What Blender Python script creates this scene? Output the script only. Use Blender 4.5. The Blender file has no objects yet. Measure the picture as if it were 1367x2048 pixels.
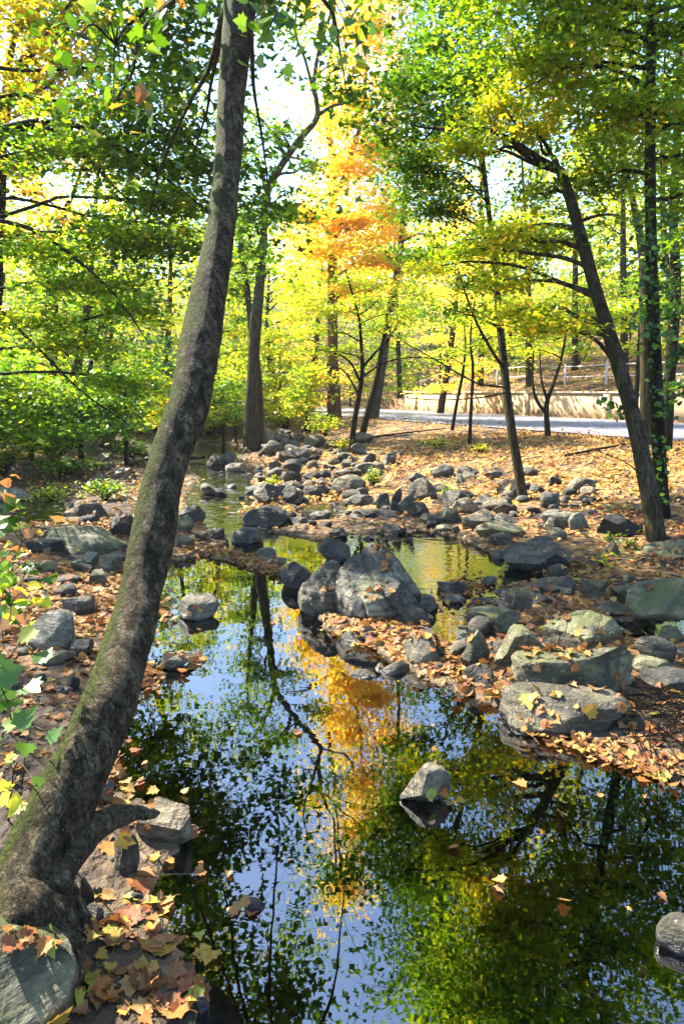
import bpy, math, random
import numpy as np
from mathutils import Vector
from mathutils.bvhtree import BVHTree

R = math.radians
rng = np.random.default_rng(7)
random.seed(7)
scene = bpy.context.scene
COL = scene.collection

# ------------------------------------------------------------------ camera geometry
F = 1365.0                 # focal length in photo pixels
PITCH = R(9.32)
CAM = np.array([0.0, 0.0, 1.7])
cP, sP = math.cos(PITCH), math.sin(PITCH)

def ray(u, v):
    dx = (u - 683.5) / F
    dy = (1024 - v) / F
    return np.array([dx, cP + dy * sP, -sP + dy * cP])

def at(u, v, Y):
    d = ray(u, v)
    return CAM + d * (Y / d[1])

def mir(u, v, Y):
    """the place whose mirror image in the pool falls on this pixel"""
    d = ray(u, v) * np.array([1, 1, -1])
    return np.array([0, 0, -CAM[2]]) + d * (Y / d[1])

def onz(u, v, z=0.0):
    d = ray(u, v)
    return CAM + d * ((z - CAM[2]) / d[2])

# ------------------------------------------------------------------ numpy noise
def _hash(ix, iy, iz, seed):
    h = (ix * 374761393 + iy * 668265263 + iz * 2147483647 + seed * 1274126177) & 0xFFFFFFFF
    h = ((h ^ (h >> 13)) * 1274126177) & 0xFFFFFFFF
    h = h ^ (h >> 16)
    return (h & 0xFFFF) / 65535.0

def vnoise(p, seed=0):
    p = np.asarray(p, dtype=np.float64)
    i = np.floor(p).astype(np.int64)
    f = p - i
    f = f * f * (3 - 2 * f)
    out = 0
    for a in (0, 1):
        wx = f[:, 0] if a else 1 - f[:, 0]
        for b in (0, 1):
            wy = f[:, 1] if b else 1 - f[:, 1]
            for c in (0, 1):
                wz = f[:, 2] if c else 1 - f[:, 2]
                out = out + wx * wy * wz * _hash(i[:, 0] + a, i[:, 1] + b, i[:, 2] + c, seed)
    return out * 2 - 1

def fbm(p, octv=4, seed=0):
    s, a, t = 0, 1.0, 0
    p = np.asarray(p, dtype=np.float64)
    for o in range(octv):
        s = s + a * vnoise(p * (2.03 ** o) + o * 17.3, seed + o)
        t += a
        a *= 0.5
    return s / t

# ------------------------------------------------------------------ object helpers
def tag(o, label=None, cat=None, group=None, kind=None):
    if label: o['label'] = label
    if cat: o['category'] = cat
    if group: o['group'] = group
    if kind: o['kind'] = kind
    return o

def empty(name, loc, label, cat, group=None):
    o = bpy.data.objects.new(name, None)
    o.empty_display_size = 0.1
    COL.objects.link(o)
    o.location = loc
    return tag(o, label, cat, group)

class MB:
    """collects arrays of vertices and faces into one mesh"""
    def __init__(s):
        s.v, s.f, s.n, s.a = [], [], 0, []
    def add(s, v, faces, attr=None):
        v = np.asarray(v, dtype=np.float64)
        if isinstance(faces, list) and not hasattr(faces[0][0], '__len__'): faces = np.array(faces)
        for fa in (faces if isinstance(faces, list) else [faces]):
            s.f.append(np.asarray(fa, dtype=np.int64) + s.n)
        s.v.append(v)
        s.a.append(np.zeros(len(v)) if attr is None else np.asarray(attr, dtype=np.float64))
        s.n += len(v)
    def mesh(s, name, mat, smooth=False, attr=False, origin=(0, 0, 0)):
        me = bpy.data.meshes.new(name)
        V = np.concatenate(s.v) - np.asarray(origin)
        me.vertices.add(len(V))
        me.vertices.foreach_set('co', V.astype(np.float32).ravel())
        tot = np.concatenate([np.full(len(f), f.shape[1]) for f in s.f])
        idx = np.concatenate([f.ravel() for f in s.f])
        st = np.concatenate([[0], np.cumsum(tot)[:-1]])
        me.loops.add(len(idx))
        me.loops.foreach_set('vertex_index', idx.astype(np.int32))
        me.polygons.add(len(tot))
        me.polygons.foreach_set('loop_start', st.astype(np.int32))
        if smooth:
            me.polygons.foreach_set('use_smooth', np.ones(len(tot), dtype=bool))
        if attr:
            at_ = me.attributes.new('rnd', 'FLOAT', 'POINT')
            at_.data.foreach_set('value', np.concatenate(s.a).astype(np.float32))
        me.update(calc_edges=True)
        me.materials.append(mat)
        return me
    def build(s, name, mat, parent=None, smooth=False, attr=False, loc=None):
        o = None
        L = np.zeros(3) if loc is None else np.asarray(loc, dtype=float)
        if parent is not None and loc is None:
            L = np.array(parent.location)
        me = s.mesh(name, mat, smooth, attr, L)
        o = bpy.data.objects.new(name, me)
        COL.objects.link(o)
        if parent is not None:
            o.parent = parent
            o.location = tuple(L - np.array(parent.location))
        else:
            o.location = tuple(L)
        return o

def spline(P, n):
    """Catmull-Rom through rows of P, n samples"""
    P = np.asarray(P, dtype=float)
    if len(P) == 2:
        t = np.linspace(0, 1, n)[:, None]
        return P[0] * (1 - t) + P[1] * t
    Q = np.vstack([2 * P[0] - P[1], P, 2 * P[-1] - P[-2]])
    seg = len(P) - 1
    t = np.linspace(0, seg, n)
    i = np.minimum(t.astype(int), seg - 1)
    f = (t - i)[:, None]
    a, b, c, d = Q[i], Q[i + 1], Q[i + 2], Q[i + 3]
    return 0.5 * (2 * b + (c - a) * f + (2 * a - 5 * b + 4 * c - d) * f ** 2 + (3 * b - a - 3 * c + d) * f ** 3)

def tube(mb, pts, rad, sides=8, rough=0.0, seed=0, cap=True, freq=6.0, mod=None):
    P = np.asarray(pts, dtype=float)
    n = len(P)
    rad = np.asarray(rad, dtype=float) * np.ones(n)
    T = np.gradient(P, axis=0)
    T /= np.linalg.norm(T, axis=1)[:, None] + 1e-9
    ref = np.array([0.13, -1.0, 0.11])
    A = np.cross(T, ref)
    bad = np.linalg.norm(A, axis=1) < 0.15
    A[bad] = np.cross(T[bad], np.array([1.0, 0.1, 0.0]))
    A /= np.linalg.norm(A, axis=1)[:, None] + 1e-9
    B = np.cross(T, A)
    th = np.arange(sides) / sides * 2 * math.pi
    ring = np.cos(th)[None, :, None] * A[:, None, :] + np.sin(th)[None, :, None] * B[:, None, :]
    rr = rad[:, None] * np.ones((1, sides))
    if rough:
        q = (P[:, None, :] + ring * rad[:, None, None]).reshape(-1, 3)
        q = q * np.array([freq, freq, freq * 0.45])
        rr = rr * (1 + rough * fbm(q, 4, seed).reshape(n, sides))
    if mod is not None: rr = rr * mod
    V = P[:, None, :] + ring * rr[:, :, None]
    V = V.reshape(-1, 3)
    i = np.arange(n - 1)[:, None] * sides
    j = np.arange(sides)[None, :]
    k = (j + 1) % sides
    Q = np.stack([i + j, i + k, i + sides + k, i + sides + j], axis=-1).reshape(-1, 4)
    if cap:
        V = np.vstack([V, P[-1] + T[-1] * rad[-1] * 0.6])
        e = (n - 1) * sides
        jj = np.arange(sides)
        Tr = np.stack([e + jj, e + (jj + 1) % sides, np.full(sides, n * sides)], axis=-1)
        mb.add(V, [Q, Tr])
    else:
        mb.add(V, Q)

# ------------------------------------------------------------------ leaf shapes
KITE = (np.array([[0, 0, 0], [.36, .42, .10], [0, 1, -.06], [-.36, .42, .10]]), [[0, 1, 2, 3]])
LOBE3 = (np.array([[0, 0, 0], [.48, .28, .12], [.20, .48, .04], [0, 1, -.1], [-.20, .48, .04], [-.48, .28, .12]]), [[0, 1, 2, 3, 4, 5]])
def _star():
    half = [(0, 0), (.20, -.02), (.42, .02), (.37, .15), (.60, .36), (.44, .40), (.47, .62), (.34, .60), (.22, .74), (.13, .86), (0, 1.02)]
    half = [half[0], (.16, .02), (.40, -.04), (.38, .12), (.58, .34), (.42, .40), (.38, .46), (.42, .66), (.24, .62), (.14, .80), (0, 1.02)]
    pts = [(x, y, 0.20 * abs(x) ** 1.3 - 0.10 * (y - .4) ** 2) for x, y in half]
    n = len(pts)
    V = pts + [(-x, y, z) for x, y, z in pts[1:-1]][::-1]
    right = list(range(0, n))
    left = [0] + [n - 1] + list(range(n, len(V)))
    return np.array(V, dtype=float), [right, left]
MAPLE = _star()
HEART = (np.array([[0, .05, 0], [.22, -.06, .05], [.42, .16, .10], [.40, .45, .10], [.2, .78, .02], [0, 1.08, -.14],
                   [-.2, .78, .02], [-.40, .45, .10], [-.42, .16, .10], [-.22, -.06, .05]]),
         [[0, 1, 2, 3, 4, 5], [0, 5, 6, 7, 8, 9]])

def leaves(mb, pos, size, shape=KITE, tilt=0.5, up=None, rnd=None, yaw=None, curl=0.0):
    """one leaf at each position; up = mean normal"""
    N = len(pos)
    if N == 0: return
    tv, tf = shape
    nrm = rng.normal(0, tilt, (N, 3))
    nrm += (np.array([0, 0, 1.0]) if up is None else up)
    nrm /= np.linalg.norm(nrm, axis=1)[:, None]
    a = rng.uniform(0, 2 * math.pi, N) if yaw is None else yaw
    h = np.stack([np.cos(a), np.sin(a), np.zeros(N)], axis=1)
    X = np.cross(h, nrm); X /= np.linalg.norm(X, axis=1)[:, None] + 1e-9
    Y = np.cross(nrm, X)
    s = np.asarray(size) * np.ones(N)
    zz = 1 + (rng.normal(0, curl, N) if curl else np.zeros(N))
    zz = zz[:, None, None]
    wv = rng.uniform(.8, 1.15, N)[:, None, None]
    V = (tv[None, :, 0:1] * X[:, None, :] * wv + (tv[None, :, 1:2] - .4) * Y[:, None, :] + zz * tv[None, :, 2:3] * nrm[:, None, :]) * s[:, None, None]
    V = (V + pos[:, None, :]).reshape(-1, 3)
    k = len(tv)
    off = np.arange(N)[:, None] * k
    r = rng.uniform(0, 1, N) if rnd is None else rnd
    mb.add(V, [off + np.array(f)[None, :] for f in tf], np.repeat(r, k))

# ------------------------------------------------------------------ materials
def newmat(name):
    m = bpy.data.materials.new(name)
    m.use_nodes = True
    nt = m.node_tree
    nt.nodes.clear()
    out = nt.nodes.new('ShaderNodeOutputMaterial')
    return m, nt, nt.nodes, nt.links, out

def ramp(nt, fac, stops, interp='LINEAR'):
    r = nt.nodes.new('ShaderNodeValToRGB')
    r.color_ramp.interpolation = interp
    el = r.color_ramp.elements
    while len(el) > 1: el.remove(el[-1])
    el[0].position = stops[0][0]; el[0].color = (*stops[0][1], 1)
    for p, c in stops[1:]:
        e = el.new(p); e.color = (*c, 1)
    nt.links.new(fac, r.inputs[0])
    return r.outputs[0]

def mixc(nt, fac, a, b, mode='MIX'):
    m = nt.nodes.new('ShaderNodeMix'); m.data_type = 'RGBA'; m.blend_type = mode
    for i, x in ((0, fac), (6, a), (7, b)):
        if isinstance(x, (int, float)): m.inputs[i].default_value = x
        elif isinstance(x, tuple): m.inputs[i].default_value = (*x, 1)
        else: nt.links.new(x, m.inputs[i])
    return m.outputs[2]

def mathn(nt, op, a, b=None, clamp=False):
    m = nt.nodes.new('ShaderNodeMath'); m.operation = op; m.use_clamp = clamp
    for i, x in ((0, a), (1, b)):
        if x is None: continue
        if isinstance(x, (int, float)): m.inputs[i].default_value = x
        else: nt.links.new(x, m.inputs[i])
    return m.outputs[0]

def noisen(nt, vec, scale, detail=4, rough=.55, dist=0.0):
    n = nt.nodes.new('ShaderNodeTexNoise')
    n.inputs['Scale'].default_value = scale
    n.inputs['Detail'].default_value = detail
    n.inputs['Roughness'].default_value = rough
    n.inputs['Distortion'].default_value = dist
    if vec is not None: nt.links.new(vec, n.inputs['Vector'])
    return n.outputs[0]

def mapr(nt, x, a, b, c=0.0, d=1.0):
    m = nt.nodes.new('ShaderNodeMapRange')
    m.inputs[1].default_value = a; m.inputs[2].default_value = b
    m.inputs[3].default_value = c; m.inputs[4].default_value = d
    nt.links.new(x, m.inputs[0])
    return m.outputs[0]

def bump(nt, h, strength, dist, prev=None):
    b = nt.nodes.new('ShaderNodeBump')
    b.inputs['Strength'].default_value = strength
    b.inputs['Distance'].default_value = dist
    nt.links.new(h, b.inputs['Height'])
    if prev is not None: nt.links.new(prev, b.inputs['Normal'])
    return b.outputs[0]

def leaf_mat(name, stops, trans=.58, gloss=.03, patch=None, tint=(1.25, 1.15, .6)):
    m, nt, N, L, out = newmat(name)
    a = N.new('ShaderNodeAttribute'); a.attribute_name = 'rnd'
    geo = N.new('ShaderNodeNewGeometry')
    big = noisen(nt, geo.outputs['Position'], .9, 2)
    f = mathn(nt, 'ADD', a.outputs['Fac'], mapr(nt, big, .3, .7, -.28, .28), clamp=True)
    c = ramp(nt, f, stops)
    d = N.new('ShaderNodeBsdfDiffuse'); L.new(c, d.inputs[0])
    t = N.new('ShaderNodeBsdfTranslucent')
    L.new(mixc(nt, 1.0, c, tint, 'MULTIPLY'), t.inputs[0])
    ms = N.new('ShaderNodeMixShader'); ms.inputs[0].default_value = trans
    L.new(d.outputs[0], ms.inputs[1]); L.new(t.outputs[0], ms.inputs[2])
    g = N.new('ShaderNodeBsdfGlossy'); g.inputs['Roughness'].default_value = .38
    m2 = N.new('ShaderNodeMixShader'); m2.inputs[0].default_value = gloss
    L.new(ms.outputs[0], m2.inputs[1]); L.new(g.outputs[0], m2.inputs[2])
    L.new(m2.outputs[0], out.inputs[0])
    return m

DG = (.028, .078, .004); G = (.075, .18, .006); G2 = (.18, .34, .010); YG = (.34, .50, .02); Y_ = (.78, .62, .03)
GO = (.85, .45, .04); OR = (.80, .26, .03); OL = (.22, .20, .016); BR = (.25, .10, .03)
LM = {
    'green': leaf_mat('leaf_green', [(0, DG), (.3, G), (.6, G2), (.82, YG), (1, Y_)]),
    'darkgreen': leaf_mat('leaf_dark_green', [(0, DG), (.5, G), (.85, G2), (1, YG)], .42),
    'yellowgreen': leaf_mat('leaf_yellow_green', [(0, G), (.2, G2), (.45, YG), (.75, (.60, .56, .025)), (.92, Y_), (1, GO)]),
    'yellow': leaf_mat('leaf_yellow', [(0, G2), (.45, YG), (.8, (.66, .58, .04)), (1, GO)]),
    'gold': leaf_mat('leaf_gold', [(0, YG), (.2, Y_), (.5, (.90, .68, .12)), (.85, (.88, .52, .07)), (1, GO)]),
    'olive': leaf_mat('leaf_olive', [(0, DG), (.25, OL), (.5, (.34, .34, .015)), (.8, (.58, .46, .02)), (1, GO)]),
    'teal': leaf_mat('leaf_blue_green', [(0, (.01, .06, .03)), (.6, (.03, .14, .06)), (1, G2)]),
    'orange': leaf_mat('leaf_orange', [(0, GO), (.4, OR), (.8, (.6, .14, .05)), (1, GO)]),
    'ivy': leaf_mat('leaf_ivy', [(0, (.015, .05, .006)), (.6, (.035, .11, .008)), (.9, G2), (1, YG)], .35, .035),
    'sycamore': leaf_mat('leaf_sycamore', [(0, DG), (.5, G), (.74, (.16, .28, .015)), (.86, (.4, .3, .03)), (.93, BR), (1, (.15, .06, .02))], .55),
    'palegreen': leaf_mat('leaf_pale_green', [(0, (.04, .12, .006)), (.6, (.075, .16, .008)), (1, (.16, .19, .012))], .45, .03),
    'tan': leaf_mat('leaf_tan', [(0, (.32, .13, .04)), (.5, (.42, .22, .07)), (1, (.32, .27, .07))], .4, tint=(1.2, 1, .8)),
}

def litter_mat(name, stops, veins=False):
    m, nt, N, L, out = newmat(name)
    a = N.new('ShaderNodeAttribute'); a.attribute_name = 'rnd'
    oi = N.new('ShaderNodeObjectInfo')
    geo = N.new('ShaderNodeNewGeometry')
    f = mathn(nt, 'FRACT', mathn(nt, 'ADD', a.outputs['Fac'], oi.outputs['Random']))
    c = ramp(nt, f, stops)
    s = noisen(nt, geo.outputs['Position'], 60, 3)
    c = mixc(nt, mapr(nt, s, .52, .75, 0, .55), c, (.13, .05, .02))
    c = mixc(nt, mapr(nt, noisen(nt, geo.outputs['Position'], 22, 3), .45, .7, 0, .45), c, (.30, .18, .05))
    if veins:
        tc = N.new('ShaderNodeTexCoord'); sp = N.new('ShaderNodeSeparateXYZ'); L.new(tc.outputs['Object'], sp.inputs[0])
        yy = mathn(nt, 'ADD', sp.outputs[1], .4)
        an = mathn(nt, 'ARCTAN2', sp.outputs[0], yy)
        rr_ = mathn(nt, 'SQRT', mathn(nt, 'ADD', mathn(nt, 'MULTIPLY', sp.outputs[0], sp.outputs[0]), mathn(nt, 'MULTIPLY', yy, yy)))
        fa = mathn(nt, 'ABSOLUTE', mathn(nt, 'SUBTRACT', mathn(nt, 'FRACT', mathn(nt, 'ADD', mathn(nt, 'MULTIPLY', an, 1.5), .5)), .5))
        vm_ = mapr(nt, mathn(nt, 'MULTIPLY', fa, rr_), .004, .020, 1, 0)
        c = mixc(nt, mathn(nt, 'MULTIPLY', vm_, .6), c, (.13, .05, .02))
        edge = mapr(nt, rr_, .45, 1.0, 0, .45)
        c = mixc(nt, mathn(nt, 'MULTIPLY', edge, mapr(nt, s, .4, .6)), c, (.12, .045, .015))
    p = N.new('ShaderNodeBsdfPrincipled')
    L.new(c, p.inputs['Base Color'])
    p.inputs['Roughness'].default_value = .6
    p.inputs['Specular IOR Level'].default_value = .25
    t = N.new('ShaderNodeBsdfTranslucent'); L.new(c, t.inputs[0])
    ms = N.new('ShaderNodeMixShader'); ms.inputs[0].default_value = .22
    L.new(p.outputs[0], ms.inputs[1]); L.new(t.outputs[0], ms.inputs[2])
    L.new(ms.outputs[0], out.inputs[0])
    return m
LIT = litter_mat('fallen_leaves_mixed', [(0, (.16, .05, .014)), (.16, (.30, .11, .025)), (.3, (.38, .19, .055)), (.42, (.10, .035, .014)), (.52, (.24, .07, .018)),
                                         (.64, (.42, .24, .05)), (.74, (.07, .028, .012)), (.84, (.40, .28, .05)), (.9, (.20, .035, .018)), (.95, (.34, .20, .10)), (1, (.16, .05, .014))])
LIT_GOLD = litter_mat('fallen_leaves_gold', [(0, (.24, .10, .02)), (.25, (.42, .22, .04)), (.5, (.36, .15, .03)), (.7, (.50, .31, .06)),
                                             (.85, (.16, .06, .02)), (1, (.24, .10, .02))])

def rock_mat(name, dark, mid, light, moss=0.3, scale=1.0, crack=0.5, rough=.72):
    dark, mid, light = [(q[0] * 1.04, q[1], q[2] * .84) for q in (dark, mid, light)]
    m, nt, N, L, out = newmat(name)
    tc = N.new('ShaderNodeTexCoord')
    oi = N.new('ShaderNodeObjectInfo')
    vm = N.new('ShaderNodeVectorMath'); vm.operation = 'MULTIPLY_ADD'
    cx = N.new('ShaderNodeCombineXYZ')
    for i in range(3): L.new(oi.outputs['Random'], cx.inputs[i])
    vm.inputs[1].default_value = (1, 1, 1)
    L.new(tc.outputs['Object'], vm.inputs[0])
    sc = N.new('ShaderNodeVectorMath'); sc.operation = 'SCALE'; sc.inputs['Scale'].default_value = 37.0
    L.new(cx.outputs[0], sc.inputs[0]); L.new(sc.outputs[0], vm.inputs[2])
    v = vm.outputs[0]
    n1 = noisen(nt, v, 3.2 * scale, 8, .66, .6)
    n2 = noisen(nt, v, 22 * scale, 6, .7)
    c = ramp(nt, n1, [(.36, dark), (.48, mid), (.62, light)])
    c = mixc(nt, mapr(nt, n2, .42, .62, 0, .75), c, dark)
    ms_ = N.new('ShaderNodeMapping'); ms_.inputs['Scale'].default_value = (.8, .8, 6.5); ms_.inputs['Rotation'].default_value = (.25, -.3, 0)
    L.new(v, ms_.inputs[0])
    st_ = noisen(nt, ms_.outputs[0], 3.0 * scale, 5, .65, .5)
    c = mixc(nt, mapr(nt, st_, .50, .62, 0, .55), c, dark)
    c = mixc(nt, mapr(nt, st_, .44, .36, 0, .35), c, light)
    spots = noisen(nt, v, 48 * scale, 3, .6)
    c = mixc(nt, mapr(nt, spots, .62, .72, 0, .5), c, tuple(min(1, x * 1.7 + .03) for x in light))
    mp = N.new('ShaderNodeMapping'); mp.inputs['Scale'].default_value = (1, .7, .45); mp.inputs['Rotation'].default_value = (.35, .45, .3)
    L.new(v, mp.inputs[0])
    nc = noisen(nt, mp.outputs[0], 2.6 * scale, 4, .55, .7)
    cr = mapr(nt, mathn(nt, 'ABSOLUTE', mathn(nt, 'SUBTRACT', nc, .5)), 0, .016, 1, 0)
    cr = mathn(nt, 'MULTIPLY', cr, mapr(nt, n1, .40, .55), clamp=True)
    c = mixc(nt, mathn(nt, 'MULTIPLY', cr, crack), c, tuple(x * .3 for x in dark))
    geo = N.new('ShaderNodeNewGeometry')
    sep = N.new('ShaderNodeSeparateXYZ'); L.new(geo.outputs['Normal'], sep.inputs[0])
    mn = noisen(nt, v, 5 * scale, 5, .7)
    mm = mathn(nt, 'MULTIPLY', mapr(nt, sep.outputs[2], -.1, .75), mapr(nt, mn, .62 - moss * .35, .74 - moss * .3), clamp=True)
    c = mixc(nt, mathn(nt, 'MULTIPLY', mm, min(1, .35 + moss)), c, (.06, .068, .008))
    # water-soaked foot of the stone
    sp = N.new('ShaderNodeSeparateXYZ'); L.new(geo.outputs['Position'], sp.inputs[0])
    wet = mapr(nt, mathn(nt, 'ADD', sp.outputs[2], mathn(nt, 'MULTIPLY', mathn(nt, 'SUBTRACT', n1, .5), .09)), .015, .05, 1, 0)
    c = mixc(nt, mathn(nt, 'MULTIPLY', wet, .6), c, tuple(x * .3 for x in dark))
    p = N.new('ShaderNodeBsdfPrincipled')
    L.new(c, p.inputs['Base Color'])
    L.new(mapr(nt, wet, 0, 1, rough, .25), p.inputs['Roughness'])
    h = mathn(nt, 'ADD', mathn(nt, 'MULTIPLY', n1, 1.0), mathn(nt, 'MULTIPLY', n2, .35))
    h = mathn(nt, 'SUBTRACT', h, mathn(nt, 'MULTIPLY', cr, .25 * crack))
    h = mathn(nt, 'SUBTRACT', h, mathn(nt, 'MULTIPLY', st_, .55))
    L.new(bump(nt, h, 1.0, .06), p.inputs['Normal'])
    L.new(p.outputs[0], out.inputs[0])
    return m
RM = {
    'grey': rock_mat('grey_stone', (.015, .012, .007), (.066, .056, .037), (.19, .165, .115), .25),
    'dark': rock_mat('dark_stone', (.006, .0048, .0032), (.033, .027, .0185), (.10, .086, .06), .2),
    'black': rock_mat('black_stone', (.0025, .0025, .0025), (.005, .005, .005), (.012, .011, .010), 0),
    'pale': rock_mat('pale_stone', (.06, .055, .04), (.15, .14, .105), (.30, .29, .225), .1),
    'mossy': rock_mat('mossy_stone', (.018, .018, .009), (.085, .078, .042), (.22, .20, .12), .5),
    'tan': rock_mat('tan_stone', (.035, .025, .015), (.13, .10, .062), (.28, .225, .15), .2),
    'slate': rock_mat('blue_grey_slate', (.010, .009, .007), (.050, .047, .037), (.15, .142, .115), .05),
    'lime': rock_mat('ridged_grey_boulder_stone', (.014, .013, .010), (.060, .057, .045), (.23, .22, .18), .3, .9, .9),
}

def bark_mat(name, dark, mid, light, moss=.0, stretch=.25, scale=14, plates=0.0, mossdir=(-1, 0, .2), bumpd=.03):
    dark, mid, light = [(q[0] * 1.04, q[1], q[2] * .86) for q in (dark, mid, light)]
    m, nt, N, L, out = newmat(name)
    geo = N.new('ShaderNodeNewGeometry')
    mp = N.new('ShaderNodeMapping'); mp.inputs['Scale'].default_value = (1, 1, stretch)
    L.new(geo.outputs['Position'], mp.inputs[0])
    v = mp.outputs[0]
    n1 = noisen(nt, v, scale, 7, .7, .8)
    n2 = noisen(nt, v, scale * 5, 5, .7)
    c = ramp(nt, n1, [(.36, dark), (.5, mid), (.64, light)])
    c = mixc(nt, mapr(nt, n2, .45, .62, 0, .8), c, dark)
    mf = N.new('ShaderNodeMapping'); mf.inputs['Scale'].default_value = (1, 1, stretch * .22)
    L.new(geo.outputs['Position'], mf.inputs[0])
    fis = noisen(nt, mf.outputs[0], scale * 2.2, 4, .6, 1.0)
    fis = mapr(nt, mathn(nt, 'ABSOLUTE', mathn(nt, 'SUBTRACT', fis, .5)), 0, .035, 1, 0)
    c = mixc(nt, mathn(nt, 'MULTIPLY', fis, .7), c, tuple(x * .5 for x in dark))
    if plates:
        pv = noisen(nt, geo.outputs['Position'], 9, 6, .62, 1.2)
        c = mixc(nt, mapr(nt, pv, .56, .60, 0, plates), c, tuple(min(1, x * 1.9) for x in light))
        c = mixc(nt, mapr(nt, noisen(nt, geo.outputs['Position'], 60, 3), .64, .7, 0, .6), c, (.22, .20, .17))
        c = mixc(nt, mapr(nt, noisen(nt, geo.outputs['Position'], 5.5, 7, .75, 1.5), .50, .62, 0, .5), c, tuple(x * .55 for x in dark))
    if moss:
        dt = N.new('ShaderNodeVectorMath'); dt.operation = 'DOT_PRODUCT'
        L.new(geo.outputs['Normal'], dt.inputs[0]); dt.inputs[1].default_value = mossdir
        mn = noisen(nt, geo.outputs['Position'], 5, 6, .72)
        k = mathn(nt, 'ADD', mathn(nt, 'MULTIPLY', dt.outputs['Value'], .38), mn)
        k = mapr(nt, k, .58, .70, 0, moss)
        mc = ramp(nt, n2, [(.35, (.014, .018, .003)), (.5, (.038, .046, .006)), (.68, (.10, .115, .012))])
        c = mixc(nt, k, c, mc)
    p = N.new('ShaderNodeBsdfPrincipled')
    L.new(c, p.inputs['Base Color']); p.inputs['Roughness'].default_value = .85
    p.inputs['Specular IOR Level'].default_value = .12
    h = mathn(nt, 'SUBTRACT', mathn(nt, 'ADD', n1, mathn(nt, 'MULTIPLY', n2, .5)), mathn(nt, 'MULTIPLY', fis, .35))
    L.new(bump(nt, h, 1.0, bumpd * 1.5), p.inputs['Normal'])
    L.new(p.outputs[0], out.inputs[0])
    return m
BK = {
    'syc': bark_mat('sycamore_bark', (.015, .0115, .006), (.082, .064, .038), (.20, .165, .11), 1.0, .6, 18, .14),
    'grey': bark_mat('grey_bark', (.014, .011, .007), (.060, .047, .032), (.13, .105, .075), .25, .2, 16, 0, (-1, 0, 0), .02),
    'dark': bark_mat('dark_bark', (.006, .005, .004), (.018, .015, .012), (.045, .038, .03), .35, .2, 16, 0, (-1, 0, 0), .02),
    'brown': bark_mat('warm_brown_bark', (.05, .025, .012), (.14, .07, .03), (.24, .13, .06), .0, .2, 9, 0, (-1, 0, 0), .03),
    'black': bark_mat('twig_bark', (.005, .004, .003), (.013, .010, .008), (.03, .024, .018)),
    'root': bark_mat('bare_root_wood', (.03, .022, .014), (.09, .07, .048), (.18, .145, .10), .12, 1.0, 12, 0, (0, 0, 1), .02),
}

# ------------------------------------------------------------------ water outlines, traced where they lie at z = 0
def poly(px, extra_before=(), extra_after=()):
    return np.array([e for e in extra_before] + [tuple(onz(u, v)[:2]) for u, v in px] + [e for e in extra_after])
POOLS = [
    poly([(405, 1960), (350, 1880), (312, 1800), (335, 1720), (395, 1660), (300, 1612), (225, 1582), (205, 1500), (235, 1400),
          (275, 1330), (300, 1260), (315, 1190), (325, 1128), (400, 1112), (480, 1128), (560, 1152), (610, 1190), (650, 1260),
          (740, 1295), (830, 1350), (920, 1388), (1010, 1420), (1060, 1452), (1150, 1485), (1230, 1515), (1330, 1560), (1450, 1610)],
         [(-.15, -2), (-.30, .4), (-.36, 1.2)], [(3.2, 1.9), (4.5, 1.0), (4.5, -2)]),
    poly([(500, 1062), (560, 1068), (640, 1082), (700, 1066), (780, 1070), (850, 1060), (930, 1080), (985, 1110), (1060, 1142),
          (1130, 1166), (1060, 1166), (1010, 1172), (1000, 1205), (930, 1215), (935, 1290), (872, 1290), (860, 1240), (850, 1190),
          (760, 1225), (600, 1180), (560, 1135), (510, 1112), (420, 1095), (480, 1085)]),
    poly([(370, 1003), (385, 1040), (430, 1066), (500, 1070), (560, 1060), (600, 1048), (500, 1042), (500, 1010), (530, 985), (500, 962),
          (550, 948), (500, 935), (445, 928), (425, 915), (470, 905), (482, 892), (430, 882), (395, 886), (385, 905), (378, 930),
          (400, 958), (375, 978)]),
    poly([(450, 1058), (500, 1058), (560, 1072), (605, 1094), (565, 1122), (505, 1106), (455, 1088)]),
    poly([(600, 985), (660, 978), (705, 1000), (680, 1038), (620, 1042), (585, 1022)]),
    poly([(235, 930), (300, 918), (335, 926), (280, 942)]),
    poly([(-120, 985), (80, 985), (138, 1010), (122, 1048), (-120, 1056)]),
    poly([(1195, 1250), (1367, 1226), (1460, 1240), (1400, 1272), (1230, 1280)]),
]

def sdist(x, y):
    """signed distance to the water outlines, + on land"""
    x = np.asarray(x, float).ravel(); y = np.asarray(y, float).ravel()
    best = np.full(len(x), 1e9)
    for P in POOLS:
        a = P; b = np.roll(P, -1, axis=0)
        dmin = np.full(len(x), 1e9)
        ins = np.zeros(len(x), bool)
        for (ax, ay), (bx, by) in zip(a, b):
            ex, ey = bx - ax, by - ay
            t = np.clip(((x - ax) * ex + (y - ay) * ey) / (ex * ex + ey * ey + 1e-12), 0, 1)
            d = (x - ax - t * ex) ** 2 + (y - ay - t * ey) ** 2
            dmin = np.minimum(dmin, d)
            c = ((ay > y) != (by > y))
            with np.errstate(divide='ignore', invalid='ignore'):
                xi = (bx - ax) * (y - ay) / (by - ay + 1e-15) + ax
            ins ^= c & (x < xi)
        d = np.sqrt(dmin)
        best = np.minimum(best, np.where(ins, -d, d))
    return best

# the drive: a straight run beside the retaining wall
W0 = np.array([11.5, 27.8]); WD = np.array([-.447, .894]); WN = np.array([.894, .447])
WALL_T = (-14.0, 17.0)
ROADW = 9.3
def wallco(x, y):
    dx, dy = x - W0[0], y - W0[1]
    return dx * WD[0] + dy * WD[1], dx * WN[0] + dy * WN[1]

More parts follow.
